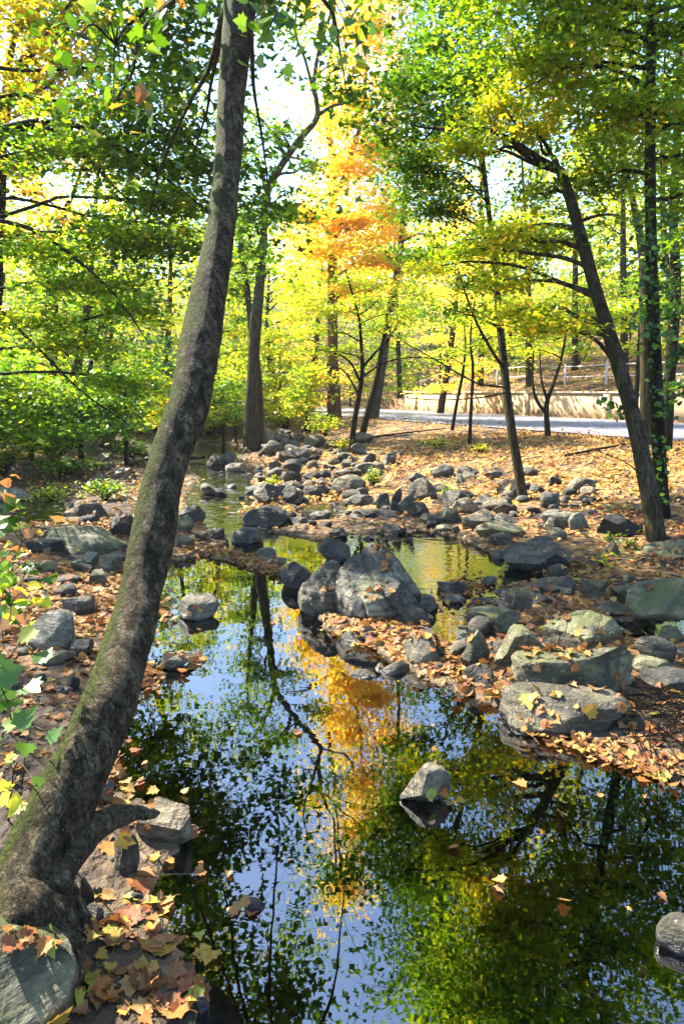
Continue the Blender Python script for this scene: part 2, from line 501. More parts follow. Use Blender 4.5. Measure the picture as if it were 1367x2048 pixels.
def sstep(x): 
    x = np.clip(x, 0, 1); return x * x * (3 - 2 * x)

def ground_z(x, y):
    x = np.asarray(x, float).ravel(); y = np.asarray(y, float).ravel()
    t, s = wallco(x, y)
    bend = np.where(t > 17, .035 * (t - 17) ** 2, 0)           # the drive swings left far off
    s = s + np.minimum(bend, 60)
    sd = sdist(x, y)
    zr = .87 + .012 * np.clip(t, -20, 45)
    gap = np.maximum(0, -ROADW - s)
    a = np.maximum(sd, 0) / (np.maximum(sd, 0) + gap + 1e-6)
    land = .022 + .055 * sstep(sd / .5) + (zr - .077) * sstep(a ** .85 * 1.02)
    left = sstep((-x - 1.5) / 3) * sstep((y) / 5)
    land = land + left * .16 * np.clip(sd - .8, 0, 14)
    nz = fbm(np.stack([x, y, x * 0], 1) * .9, 4, 3)
    nz2 = fbm(np.stack([x, y, x * 0], 1) * 5.0, 3, 9)
    land = land + (.10 * nz + .03 * nz2) * sstep(sd / 1.5) * np.where(gap > 0, sstep(gap / 1.5), 0)
    # bank above the wall
    k = 1 - sstep((t - 15) / 9)
    up = (.95 + .26 * np.clip(s - .3, 0, 26) + .15 * nz) * k + .05 * np.clip(s, 0, 60) * (1 - k)
    land = np.where(s > .15, zr + up, land)
    # distant rise
    r = np.hypot(x, y)
    land = land + .22 * np.clip(r - 48, 0, 90)
    bed = -.04 - .32 * sstep(-sd / .6)
    z = np.where(sd < 0, bed, land)
    # the bank under the camera and the sycamore
    return z

def gz(x, y): return float(ground_z([x], [y])[0])

def hit(u, v):
    """where the line of sight through a pixel meets the ground"""
    d = ray(u, v)
    ts = np.concatenate([np.linspace(.8, 8, 120), np.linspace(8.05, 60, 500)]) / d[1]
    P = CAM + d[None, :] * ts[:, None]
    below = P[:, 2] < np.maximum(ground_z(P[:, 0], P[:, 1]), 0)
    i = int(np.argmax(below)) if below.any() else len(ts) - 1
    p = P[i]
    return np.array([p[0], p[1], max(gz(p[0], p[1]), -.05)])

# ------------------------------------------------------------------ ground
def axis(lo, hi, c, fine, grow, n):
    t = np.linspace(-1, 1, n)
    g = np.sinh(t * grow) / math.sinh(grow)
    return c + np.where(g < 0, g * (c - lo), g * (hi - c))
gx = axis(-170, 170, .5, .05, 5.2, 520)
gy = np.concatenate([np.linspace(-30, -1, 20), np.linspace(-.9, 14, 330), 14 + (np.exp(np.linspace(0, 1, 260) * 3.6) - 1) / (math.exp(3.6) - 1) * 176 + .05])
XX, YY = np.meshgrid(gx, gy, indexing='ij')
ZZ = ground_z(XX, YY)
gV = np.stack([XX.ravel(), YY.ravel(), ZZ], 1)
ny = len(gy)
i, j = np.meshgrid(np.arange(len(gx) - 1), np.arange(ny - 1), indexing='ij')
gF = np.stack([i * ny + j, (i + 1) * ny + j, (i + 1) * ny + j + 1, i * ny + j + 1], -1).reshape(-1, 4)

def ground_mat():
    m, nt, N, L, out = newmat('leaf_strewn_soil')
    geo = N.new('ShaderNodeNewGeometry')
    P = geo.outputs['Position']
    vo = N.new('ShaderNodeTexVoronoi'); vo.inputs['Scale'].default_value = 11; vo.inputs['Randomness'].default_value = 1
    L.new(P, vo.inputs['Vector'])
    sep = N.new('ShaderNodeSeparateColor'); L.new(vo.outputs['Color'], sep.inputs[0])
    lc = ramp(nt, sep.outputs[0], [(0, (.07, .03, .012)), (.2, (.24, .11, .035)), (.4, (.32, .17, .055)), (.6, (.2, .08, .024)), (.8, (.35, .22, .06)), (1, (.12, .05, .024))])
    soil = ramp(nt, noisen(nt, P, 9, 6), [(.3, (.006, .0045, .003)), (.7, (.022, .015, .009))])
    cover = mathn(nt, 'MULTIPLY', mapr(nt, noisen(nt, P, 1.3, 4), .35, .55), mapr(nt, sep.outputs[1], .15, .3), clamp=True)
    c = mixc(nt, cover, soil, lc)
    spy = N.new('ShaderNodeSeparateXYZ'); L.new(P, spy.inputs[0])
    c = mixc(nt, mapr(nt, spy.outputs[1], 3.2, 5.0, .92, 0), c, soil)
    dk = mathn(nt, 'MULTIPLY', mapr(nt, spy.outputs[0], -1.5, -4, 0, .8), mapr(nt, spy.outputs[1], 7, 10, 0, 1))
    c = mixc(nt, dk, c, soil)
    grass = ramp(nt, noisen(nt, P, 20, 4), [(.3, (.03, .07, .01)), (.7, (.11, .17, .02))])
    c = mixc(nt, mapr(nt, noisen(nt, P, .45, 4, .6), .58, .7, 0, .55), c, grass)
    sp = N.new('ShaderNodeSeparateXYZ'); L.new(P, sp.inputs[0])
    bed = mapr(nt, sp.outputs[2], .015, .07, 1, 0)
    pebble = N.new('ShaderNodeTexVoronoi'); pebble.inputs['Scale'].default_value = 16
    L.new(P, pebble.inputs['Vector'])
    pc = N.new('ShaderNodeSeparateColor'); L.new(pebble.outputs['Color'], pc.inputs[0])
    bedc = ramp(nt, pc.outputs[0], [(0, (.02, .014, .008)), (.5, (.09, .06, .03)), (1, (.17, .12, .06))])
    c = mixc(nt, bed, c, bedc)
    p = N.new('ShaderNodeBsdfPrincipled'); L.new(c, p.inputs['Base Color']); p.inputs['Roughness'].default_value = .8
    p.inputs['Specular IOR Level'].default_value = .3
    h = mathn(nt, 'ADD', vo.outputs['Distance'], noisen(nt, P, 30, 4))
    L.new(bump(nt, h, .9, .04), p.inputs['Normal'])
    L.new(p.outputs[0], out.inputs[0])
    return m
mb = MB(); mb.add(gV, gF)
ground = mb.build('ground', ground_mat(), smooth=True)
tag(ground, kind='structure')

# ------------------------------------------------------------------ water
def water_mat():
    m, nt, N, L, out = newmat('creek_water')
    geo = N.new('ShaderNodeNewGeometry')
    P = geo.outputs['Position']
    sp = N.new('ShaderNodeSeparateXYZ'); L.new(P, sp.inputs[0])
    fast = mapr(nt, sp.outputs[1], 7.8, 9.5, 0, 1)
    mid = mathn(nt, 'MULTIPLY', mapr(nt, sp.outputs[1], 4.6, 6.0, 0, 1), mapr(nt, sp.outputs[0], .15, .8, 0, 1))
    n1 = noisen(nt, P, 3.0, 2, .5)
    mp = N.new('ShaderNodeMapping'); mp.inputs['Scale'].default_value = (.55, 1.5, 1); mp.inputs['Rotation'].default_value = (0, 0, .12)
    L.new(P, mp.inputs[0])
    n2 = noisen(nt, mp.outputs[0], 9, 2, .5, .4)
    n3 = noisen(nt, mp.outputs[0], 6.5, 2, .5, .6)
    still = mathn(nt, 'ADD', mathn(nt, 'MULTIPLY', n1, .0008), mathn(nt, 'MULTIPLY', n2, .00011))
    rip = mathn(nt, 'MULTIPLY', n3, mathn(nt, 'ADD', mathn(nt, 'MULTIPLY', fast, .011), mathn(nt, 'MULTIPLY', mid, .0035)))
    h = mathn(nt, 'ADD', still, rip)
    nb = bump(nt, h, 1.0, 1.0)
    fr = N.new('ShaderNodeFresnel'); fr.inputs['IOR'].default_value = 3.0
    L.new(nb, fr.inputs['Normal'])
    gl = N.new('ShaderNodeBsdfGlossy'); gl.inputs['Roughness'].default_value = .01
    L.new(nb, gl.inputs['Normal'])
    body = N.new('ShaderNodeBsdfTransparent'); body.inputs[0].default_value = (.14, .13, .055, 1)
    mx = N.new('ShaderNodeMixShader')
    L.new(fr.outputs[0], mx.inputs[0]); L.new(body.outputs[0], mx.inputs[1]); L.new(gl.outputs[0], mx.inputs[2])
    # broken white water in the riffles, plus sky glints painted into its colour
    foam_glint = mapr(nt, noisen(nt, mp.outputs[0], 7, 5, .75, .8), .58, .68, 0, 1)
    fp = N.new('ShaderNodeBsdfDiffuse'); fp.inputs[0].default_value = (.55, .6, .68, 1)
    m2 = N.new('ShaderNodeMixShader')
    L.new(mathn(nt, 'MULTIPLY', mathn(nt, 'MULTIPLY', foam_glint, fast), .4), m2.inputs[0])
    L.new(mx.outputs[0], m2.inputs[1]); L.new(fp.outputs[0], m2.inputs[2])
    L.new(m2.outputs[0], out.inputs[0])
    return m
wx = np.linspace(-40, 14, 28); wy = np.linspace(-6, 44, 26)
X2, Y2 = np.meshgrid(wx, wy, indexing='ij')
i, j = np.meshgrid(np.arange(27), np.arange(25), indexing='ij')
mb = MB(); mb.add(np.stack([X2.ravel(), Y2.ravel(), X2.ravel() * 0], 1),
                  np.stack([i * 26 + j, (i + 1) * 26 + j, (i + 1) * 26 + j + 1, i * 26 + j + 1], -1).reshape(-1, 4))
water = mb.build('water', water_mat(), smooth=True)
tag(water, kind='structure')

# ------------------------------------------------------------------ drive
def simple_mat(name, a, b, scale=8, rough=.8, bs=.3, bd=.01, stain=None):
    m, nt, N, L, out = newmat(name)
    geo = N.new('ShaderNodeNewGeometry')
    n = noisen(nt, geo.outputs['Position'], scale, 7, .65)
    c = ramp(nt, n, [(.3, a), (.7, b)])
    if stain:
        mp = N.new('ShaderNodeMapping'); mp.inputs['Scale'].default_value = (1, 1, .25); L.new(geo.outputs['Position'], mp.inputs[0])
        c = mixc(nt, mapr(nt, noisen(nt, mp.outputs[0], 2.2, 5, .7), .5, .68, 0, .5), c, stain)
    p = N.new('ShaderNodeBsdfPrincipled'); L.new(c, p.inputs['Base Color']); p.inputs['Roughness'].default_value = rough
    L.new(bump(nt, noisen(nt, geo.outputs['Position'], scale * 8, 4), bs, bd), p.inputs['Normal'])
    L.new(p.outputs[0], out.inputs[0])
    return m
def drive_pt(t, s):
    b = min(.035 * (t - 17) ** 2, 60) if t > 17 else 0
    return W0 + WD * t + WN * (s - b)
mb = MB()
ts = np.linspace(-22, 48, 141); ss = np.linspace(-ROADW + .3, -.25, 9)
V = []
for t in ts:
    for s in ss:
        p = drive_pt(t, s)
        V.append((p[0], p[1], .87 + .012 * min(max(t, -20), 45) + .03 + .22 * max(0, math.hypot(*p) - 48)))
i, j = np.meshgrid(np.arange(len(ts) - 1), np.arange(8), indexing='ij')
mb.add(V, np.stack([i * 9 + j, i * 9 + j + 1, (i + 1) * 9 + j + 1, (i + 1) * 9 + j], -1).reshape(-1, 4))
road = mb.build('road', simple_mat('worn_asphalt', (.07, .07, .08), (.17, .17, .195), 1.6, .8, .5, .01, (.10, .075, .05)), smooth=True)
tag(road, kind='structure')

# ------------------------------------------------------------------ retaining wall with coping and piers
def box(mb, t0, t1, s0, s1, z0, z1, zt=0.012):
    c = []
    for (t, s) in ((t0, s0), (t1, s0), (t1, s1), (t0, s1)):
        p = W0 + WD * t + WN * s
        c.append((p[0], p[1], z0 + zt * t)); 
    for (t, s) in ((t0, s0), (t1, s0), (t1, s1), (t0, s1)):
        p = W0 + WD * t + WN * s
        c.append((p[0], p[1], z1 + zt * t))
    mb.add(c, [[0, 3, 2, 1], [4, 5, 6, 7], [0, 1, 5, 4], [1, 2, 6, 5], [2, 3, 7, 6], [3, 0, 4, 7]])
base = W0 + WD * 2
wall = empty('retaining_wall', (base[0], base[1], .85), 'long low tan stucco retaining wall with a thin coping along the far side of the drive', 'wall')
stucco = simple_mat('tan_stucco', (.30, .21, .105), (.42, .31, .165), 3, .9, .4, .02, (.15, .10, .055))
capm = simple_mat('weathered_coping', (.30, .22, .14), (.42, .32, .20), 6, .85)
mb = MB(); box(mb, WALL_T[0], WALL_T[1], 0, .30, .6, 1.94); mb.build('wall_face', stucco, wall)
mb = MB(); box(mb, WALL_T[0] - .05, WALL_T[1] + .05, -.06, .36, 1.943, 2.03); mb.build('coping', capm, wall)
for t in np.arange(WALL_T[0] + .2, WALL_T[1], 4.9):
    mb = MB(); box(mb, t, t + .35, -.05, -.002, .6, 1.94); mb.build('pier', stucco, wall)

# fence above the wall
fmat = simple_mat('galvanised_rail', (.30, .29, .27), (.5, .49, .46), 20, .5)
def fz(t): 
    p = W0 + WD * t + WN * 2.6
    return gz(p[0], p[1])
p0 = W0 + WD * 2 + WN * 2.6
fence = empty('rail_fence', (p0[0], p0[1], fz(2)), 'thin grey post and rail fence standing on the leafy slope above the wall', 'fence')
tp = np.arange(-12, 19.5, 2.6)
for t in tp:
    p = W0 + WD * t + WN * 2.6; z = fz(t)
    mb = MB(); tube(mb, [(p[0], p[1], z - .2), (p[0], p[1], z + .4), (p[0], p[1], z + 1.0)], [.055, .055, .05], 8); mb.build('post', fmat, fence, smooth=True)
for hgt in (.38, .88):
    mb = MB()
    q = []
    for t in np.linspace(tp[0], tp[-1], 26):
        p = W0 + WD * t + WN * 2.6
        q.append((p[0], p[1], np.interp(t, tp, [fz(k) for k in tp]) + hgt))
    tube(mb, q, .026, 6); mb.build('rail', fmat, fence, smooth=True)

# ------------------------------------------------------------------ stones
def ico(sub):
    import bmesh
    bm = bmesh.new(); bmesh.ops.create_icosphere(bm, subdivisions=sub, radius=1)
    v = np.array([x.co[:] for x in bm.verts]); f = np.array([[y.index for y in x.verts] for x in bm.faces]); bm.free()
    return v, f
ICO = {k: ico(k) for k in (2, 3, 4, 5, 6)}

def rock_shape(seed, sub=4, cuts=11, rough=.10, soft=.0, ridge=0.0, taper=0.0, lean=0.0, boxy=0.0):
    v, f = ICO[sub]
    v = v.copy()
    if boxy: v = np.sign(v) * np.abs(v) ** (1 - boxy)
    r = np.random.default_rng(seed)
    for _ in range(cuts):
        n = r.normal(size=3); n[2] *= .8; n /= np.linalg.norm(n)
        d = r.uniform(.45, .84)
        k = v @ n
        ex = np.maximum(k - d, 0)
        v = v - n[None, :] * (ex * (1 - soft))[:, None]
    off = r.uniform(0, 90, 3)
    v = v + v * (rough * fbm(v * 1.6 + off, 5, seed))[:, None] + v * (rough * .5 * fbm(v * 4.5 + off, 4, seed + 5))[:, None]
    if ridge:
        w = v @ np.array([.9, .25, .35]) * 4.6 + 1.3 * fbm(v * 1.3 + off, 3, seed + 9)
        v = v * (1 - ridge * np.exp(-((np.sin(w)) ** 2) / .03))[:, None]
    if taper:
        h = (v[:, 2] - v[:, 2].min()) / np.ptp(v[:, 2])
        v[:, :2] *= (1.15 - taper * h ** 1.3)[:, None]
        v[:, 0] += lean * h
    lo, hi = v.min(0), v.max(0)
    return (v - (lo + hi) / 2) / (hi - lo), f      # unit box centred on 0

ROCKTRI = []
def place_rock(name, cen, dims, seed, mat, label, cat='rock', group=None, sub=4, rot=None, rough=.10, cuts=11, soft=0, ridge=0, tilt=0.0, taper=0.0, lean=0.0, boxy=0.0):
    v, f = rock_shape(seed, sub, cuts, rough, soft, ridge, taper, lean, boxy)
    v = v * np.array(dims)
    if tilt:
        c, s = math.cos(tilt), math.sin(tilt)
        v = v @ np.array([[c, 0, s], [0, 1, 0], [-s, 0, c]]).T
    if rot is not None:
        c, s = math.cos(rot), math.sin(rot)
        v = v @ np.array([[c, s, 0], [-s, c, 0], [0, 0, 1]])
    mb = MB(); mb.add(v + np.array(cen), f)
    o = mb.build(name, RM[mat], smooth=True, loc=cen)
    if cuts > 6:
        try: o.data.set_sharp_from_angle(angle=R(38))
        except Exception: pass
    tag(o, label, cat, group)
    ROCKTRI.append((v + np.array(cen), f))
    return o

def px_rock(box_, mat, label, seed, name='rock', cat='rock', group=None, depth=.75, sub=4, z=None, **kw):
    u0, v0, u1, v1 = box_
    uc = (u0 + u1) / 2
    G = hit(uc, v1 - (v1 - v0) * .06) if z is None else onz(uc, v1 - (v1 - v0) * .06, z)
    dist = np.linalg.norm(G - CAM)
    a = math.asin((CAM[2] - G[2]) / dist)
    W = (u1 - u0) / F * (G[1] * cP + (CAM[2] - G[2]) * sP)
    vis = (v1 - v0) / F * (G[1] * cP + (CAM[2] - G[2]) * sP)
    D = W * depth
    H = (vis - D * math.sin(a) * .8) / math.cos(a)
    if H < .22 * W:
        H = .22 * W
        D = max(.35 * W, (vis - H * math.cos(a)) / math.sin(a) / .8)
    g = max(G[2], -.05)
    sink = .22 * H + .02
    cen = (G[0] * (1 + D * .45 / G[1]), G[1] + D * .45, g + (H - sink) / 2)
    return place_rock(name, cen, (W * 1.04, D * 1.1, H + sink), seed, mat, label, cat, group, sub, **kw)

ROCKS = [
 # the large boulder group in mid stream
 ((662,1084,842,1264),'lime','large domed grey boulder with dark furrows rising from the middle of the creek',dict(name='boulder',cat='boulder',sub=6,z=0,depth=.9,ridge=.10,cuts=2,rough=.15,seed=311,taper=.50,lean=-.22)),
 ((596,1116,704,1240),'grey','tall grey knobbly rock leaning on the left side of the domed boulder',dict(name='boulder',cat='boulder',sub=5,z=0,ridge=.09,seed=53,taper=.40,cuts=4,rough=.2,lean=.15,depth=1.0)),
 ((562,1120,640,1182),'dark','low black-sided rock at the left end of the mid stream boulder group',dict(z=0,seed=13,cuts=7)),
 ((636,1078,700,1130),'dark','dark pointed rock with leaves on it behind the domed boulder',dict(z=0,seed=14)),
 ((776,1201,853,1262),'grey','smooth egg-shaped rock touching the right foot of the domed boulder',dict(z=0,seed=15,cuts=4,rough=.05)),
 ((840,1188,874,1222),'dark','small dark upright rock between the egg-shaped rock and the bright pool',dict(z=0,seed=16)),
 ((804,1246,880,1340),'grey','flat smooth grey slab lying among leaves right of the mirror pool head',dict(z=0,seed=17,cuts=6,rough=.06,depth=1.5)),
 ((682,1262,740,1290),'dark','low dark wedge of rock in the water below the domed boulder',dict(z=0,seed=18)),
 ((357,1186,437,1244),'grey','flat round lily-pad rock alone in the left of the pool with leaves on top',dict(name='flat_rock',z=0,seed=19,cuts=5,rough=.05,depth=.95)),
 ((324,1308,379,1342),'grey','small pointed stone breaking the water right of the leaning trunk',dict(z=0,seed=20,depth=.6)),
 ((797,1527,899,1615),'grey','lone angular rock in the open pool with a yellow-green leaf beside it',dict(name='rock',z=0,seed=21,sub=5)),
 ((1309,1835,1400,1920),'grey','grey rock cut by the right edge of the photo in the dark pool',dict(z=0,seed=22)),
 # dam between the pools
 ((511,1094,552,1117),'slate','smooth flat dark stone on the leafy dam, upper of two',dict(z=0,seed=23,cuts=4)),
 ((524,1112,573,1135),'dark','wet black stone on the leafy dam below the smooth flat one',dict(z=0,seed=24)),
 ((463,1053,523,1091),'slate','rounded blue-grey rock at the lip of the riffle',dict(z=0,seed=25,cuts=6,rough=.07)),
 ((410,1054,449,1086),'dark','dark rounded rock left of the blue-grey one at the riffle',dict(z=0,seed=26,cuts=6)),
 ((357,1010,411,1048),'dark','dark rock against the right side of the leaning trunk, uppermost there',dict(seed=27)),
 ((353,1034,388,1072),'mossy','moss-topped rock touching the right edge of the leaning trunk',dict(seed=28)),
 ((346,1064,392,1096),'tan','brown pyramid-shaped rock at the upper left corner of the pool',dict(seed=29)),
 ((399,966,438,992),'dark','dark pointed rock in the riffle left of the green water',dict(z=0,seed=30)),
 ((427,977,454,995),'dark','small black rock just right of the pointed riffle rock',dict(z=0,seed=31)),
 ((412,905,443,938),'dark','black boulder beside the far stream bend, left of a pair',dict(name='boulder',cat='boulder',seed=32)),
 ((441,906,473,931),'slate','grey boulder beside the far stream bend, right of a pair',dict(name='boulder',cat='boulder',seed=33)),
 ((452,922,492,946),'tan','brown rock in front of the pair at the stream bend',dict(seed=34)),
 ((508,968,566,1012),'dark','big black blocky boulder on the near side of the stream above the leafy rock',dict(name='boulder',cat='boulder',sub=5,seed=35)),
 ((559,972,598,1010),'dark','dark blocky boulder joined to the right of the big black one',dict(name='boulder',cat='boulder',seed=36)),
 ((486,1006,582,1053),'dark','wide low dark rock with fallen leaves in its hollows beside the riffle',dict(z=0,sub=5,seed=37)),
 ((577,1033,618,1052),'slate','small wet black stone right of the leafy low rock',dict(z=0,seed=38)),
 ((614,1019,663,1046),'slate','blue-grey peaked rock below the small yellow pool',dict(z=0,seed=39)),
 ((658,1054,695,1079),'dark','black rock standing in the pool behind the domed boulder',dict(z=0,seed=40)),
 ((683,1028,722,1048),'slate','grey flat-faced rock in the row above the bright pool',dict(z=0,seed=41,boxy=.4)),
 ((704,1016,798,1047),'dark','long flat dark ledge above the bright pool',dict(name='ledge_rock',z=0.02,seed=42,cuts=4,boxy=.5)),
 ((761,1047,810,1070),'black','wet black stone at the upper edge of the bright pool',dict(z=0,seed=43)),
 ((725,1068,748,1080),'black','tiny black stone alone in the bright pool',dict(z=0,seed=44,sub=3)),
 ((664,949,730,993),'grey','large rounded tan-faced grey boulder behind the small yellow pool',dict(name='boulder',cat='boulder',sub=5,seed=45,cuts=8)),
 ((697,988,751,1013),'slate','flat slanting slate rock in front of the rounded tan-faced boulder',dict(seed=46)),
 ((752,986,782,1024),'slate','thin upright slate slab, leftmost of the standing slabs',dict(name='slate_slab',cat='rock',seed=47,depth=.5)),
 ((780,980,800,1030),'slate','tilted standing slate slab between its two neighbours',dict(name='slate_slab',cat='rock',seed=48,depth=.5,tilt=.3)),
 ((796,978,822,1034),'slate','rightmost standing slate slab with a pale edge',dict(name='slate_slab',cat='rock',seed=49,depth=.5,tilt=.3)),
 ((816,956,876,1006),'grey','broad peaked grey boulder right of the standing slate slabs',dict(name='boulder',cat='boulder',sub=5,seed=50)),
 ((807,1005,855,1036),'dark','curved dark rock below the broad peaked boulder',dict(seed=51,cuts=7)),
 ((862,929,905,957),'slate','round-topped blue-grey boulder highest on the right bank pile',dict(name='boulder',cat='boulder',seed=53,cuts=8)),
 ((815,945,850,968),'slate','blue-grey rock left of the highest boulder of the bank pile',dict(seed=54)),
 ((881,981,946,1022),'dark','long sloping dark rock with a pale stick across it',dict(seed=55)),
 ((900,996,953,1031),'tan','brown jagged rock right of the pale stick',dict(seed=56)),
 ((883,1022,922,1052),'grey','grey rock at the top right shore of the bright pool',dict(seed=57)),
 ((868,1049,910,1068),'tan','flat brown stone half in the bright pool',dict(z=0,seed=58)),
 ((922,1018,984,1062),'tan','tan boulder with a mossy crown at the shore of the bright pool',dict(name='boulder',cat='boulder',sub=5,seed=59)),
 ((985,1003,1031,1032),'dark','dark greenish rock above the tan boulder',dict(seed=60)),
 ((982,1028,1031,1050),'slate','dark blue rock right of the tan boulder',dict(seed=61,boxy=.4)),
 ((951,1046,1044,1082),'mossy','long smooth arched rock behind the great black boulder',dict(seed=62,cuts=7)),
 ((976,1064,1022,1094),'grey','grey rock tucked under the long arched one',dict(seed=63)),
 ((978,1090,1012,1120),'grey','small grey rock at the left foot of the great black boulder',dict(seed=64)),
 ((1005,1063,1138,1156),'dark','great black boulder on the shore right of the bright pool',dict(name='boulder',cat='boulder',sub=6,seed=565,depth=.7,cuts=9,ridge=.05)),
 ((1079,1025,1136,1060),'pale','pale flat-topped rock behind the great black boulder',dict(seed=66,boxy=.4)),
 ((1133,1031,1175,1068),'pale','pale cracked rock with a dark underside right of the flat-topped one',dict(seed=67)),
 ((1091,1056,1130,1082),'tan','brown rounded rock on the right shoulder of the great black boulder',dict(seed=68,cuts=5)),
 ((1195,1027,1277,1080),'black','jet black angular boulder on the leafy bank left of the leaning tree',dict(name='boulder',cat='boulder',sub=5,seed=69)),
 ((1298,1081,1400,1124),'mossy','mossy flat boulder at the foot of the leaning tree by the right edge',dict(name='boulder',cat='boulder',seed=70)),
 ((1208,1083,1238,1115),'dark','small dark upright stone below the jet black boulder',dict(seed=71)),
 ((1055,966,1092,988),'dark','dark stone on the leafy slope right of the thin sapling foot',dict(seed=72)),
 ((998,957,1026,977),'slate','blue-grey stone on the leafy slope left of the thin sapling foot',dict(seed=73)),
 ((1014,976,1036,994),'tan','little tan stone beside the thin sapling foot',dict(seed=74)),
 ((1131,970,1176,988),'dark','low dark stone on the open leafy slope',dict(seed=75)),
 # right shore
 ((1061,1156,1145,1192),'grey','flat grey slab below the great black boulder',dict(seed=76,cuts=7)),
 ((1158,1159,1224,1205),'mossy','mossy block in the right shore row, second from the flat grey slab',dict(seed=77,boxy=.4)),
 ((1222,1171,1282,1214),'mossy','mossy block left of the long overhanging slab',dict(seed=78,boxy=.4)),
 ((1256,1158,1420,1234),'mossy','long overhanging mossy slab at the right edge above the dark hollow',dict(name='boulder',cat='boulder',sub=5,seed=79,depth=.5,z=.14,boxy=.5,cuts=6)),
 ((1190,1204,1252,1236),'grey','dull grey stone under the mossy blocks of the right shore',dict(seed=80,boxy=.4)),
 ((1244,1144,1275,1168),'mossy','small peaked mossy stone behind the right shore row',dict(seed=81)),
 ((933,1215,1040,1274),'mossy','broad dark-bellied rock with leaves on its back at the channel mouth',dict(sub=5,seed=82,boxy=.4)),
 ((1008,1181,1065,1230),'grey','pair-topped grey rock behind the broad dark-bellied one',dict(seed=83)),
 ((883,1186,928,1209),'slate','smooth blue-grey stone at the lower shore of the bright pool',dict(z=0,seed=84,cuts=5)),
 ((935,1192,990,1215),'dark','low dark stone right of the smooth blue-grey one',dict(z=0,seed=85)),
 ((982,1248,1086,1338),'mossy','rounded green mossy boulder left of the great leafy slab',dict(name='boulder',cat='boulder',sub=5,seed=86,cuts=9)),
 ((919,1268,980,1350),'mossy','upright mossy wedge of rock standing in the leaves by the pool',dict(seed=87,depth=.6)),
 ((1060,1236,1096,1264),'dark','small round brown stone between the mossy boulder and the slab',dict(seed=88,cuts=5)),
 ((1090,1225,1243,1305),'mossy','flat-faced green slab forming the back of the great leafy slab',dict(name='boulder',cat='boulder',sub=5,seed=89,depth=.5,boxy=.4,cuts=7,z=.16)),
 ((1020,1282,1280,1392),'mossy','great mossy slab strewn with leaves on the right shore',dict(name='boulder',cat='boulder',sub=6,seed=90,depth=.42,rough=.13,boxy=.5,cuts=5,z=.11)),
 ((1003,1370,1250,1474),'grey','pale undercut ledge at the front of the great mossy slab',dict(name='ledge_rock',sub=6,seed=91,depth=.48,cuts=5,z=0.01,boxy=.5)),
 ((1271,1280,1342,1336),'grey','triangular grey rock right of the great mossy slab',dict(seed=92,boxy=.4)),
 ((1262,1320,1345,1362),'mossy','mossy stone in front of the triangular grey rock',dict(seed=93)),
 ((1278,1343,1420,1394),'slate','dark slate rock at the right edge above the twig pile',dict(seed=94)),
 ((1342,1304,1400,1330),'dark','dark stone cut by the right edge behind the slate rock',dict(seed=95)),
 # left bank
 ((92,1054,262,1114),'mossy','wide crusted rock with leaves along its top behind the leaning trunk',dict(name='boulder',cat='boulder',sub=5,seed=96,depth=.4,rough=.14,boxy=.4,cuts=7)),
 ((39,1082,86,1108),'black','dark domed rock at the left end of the wide crusted rock',dict(seed=97,cuts=5)),
 ((194,1107,246,1149),'mossy','green ridged rock tight against the left side of the leaning trunk',dict(seed=98)),
 ((178,1139,217,1171),'mossy','blocky grey-green rock in the leaves left of the trunk',dict(seed=99)),
 ((145,1126,188,1148),'dark','low dark mossy rock left of the blocky grey-green one',dict(seed=100)),
 ((125,1193,190,1236),'dark','twin-lobed dark stone in the middle of the left bank leaves',dict(seed=101,cuts=6)),
 ((59,1222,161,1312),'pale','big pale weathered boulder behind the bright green plant',dict(name='boulder',cat='boulder',sub=5,seed=102,cuts=8)),
 ((74,1300,150,1338),'tan','flat brown rock below the big pale boulder',dict(seed=103)),
 ((143,1278,186,1316),'dark','dark stone between the big pale boulder and the trunk',dict(seed=104)),
 ((216,1024,270,1058),'dark','rounded dark rock above the wide crusted rock beside the trunk',dict(seed=105)),
 ((150,1006,212,1042),'dark','long dark rock in the shade of the left bank',dict(seed=106)),
 ((227,936,263,961),'tan','brown-grey peaked boulder on the far left shingle',dict(name='boulder',cat='boulder',seed=107)),
 ((68,1118,116,1140),'dark','small dark stone under the withered tan leaves',dict(seed=108)),
 ((110,1168,160,1198),'dark','dark flat stone ringed by leaves above the twin-lobed one',dict(seed=109)),
 ((134,1352,160,1384),'black','black stone beside the left edge of the trunk',dict(seed=110)),
 ((213,880,240,900),'grey','grey boulder at the end of the fallen log',dict(seed=111)),
 # bottom left
 ((-130,1885,165,2190),'mossy','huge smooth brown-green boulder in the bottom left corner',dict(name='boulder',cat='boulder',sub=6,seed=112,cuts=7,rough=.06,depth=.8)),
 ((278,1610,390,1710),'tan','tan boulder at the water end of the bare root',dict(name='boulder',cat='boulder',sub=5,seed=113,cuts=10)),
 ((177,1562,232,1622),'grey','smooth grey dome of rock between the trunk and the water',dict(seed=114,cuts=5,rough=.05)),
 ((229,1683,280,1768),'dark','narrow dark wedge of rock under the bare root',dict(seed=115,depth=.6)),
 ((155,1778,190,1840),'dark','dark slab standing near the foot of the trunk',dict(seed=116,depth=.6)),
 ((170,1828,209,1866),'slate','rounded blue-grey cobble in the mud, larger of two',dict(seed=117,cuts=5)),
 ((204,1842,236,1868),'slate','rounded blue-grey cobble in the mud, smaller of two',dict(seed=118,cuts=5)),
 ((263,1797,286,1817),'slate','little round pebble in the mud close to the water',dict(seed=119,cuts=4)),
 ((287,1950,326,1990),'dark','wet dark stone at the water edge near the bottom of the photo',dict(seed=120)),
 ((386,1988,419,2028),'dark','dark stone behind an orange leaf at the bottom of the pool',dict(z=0,seed=121)),
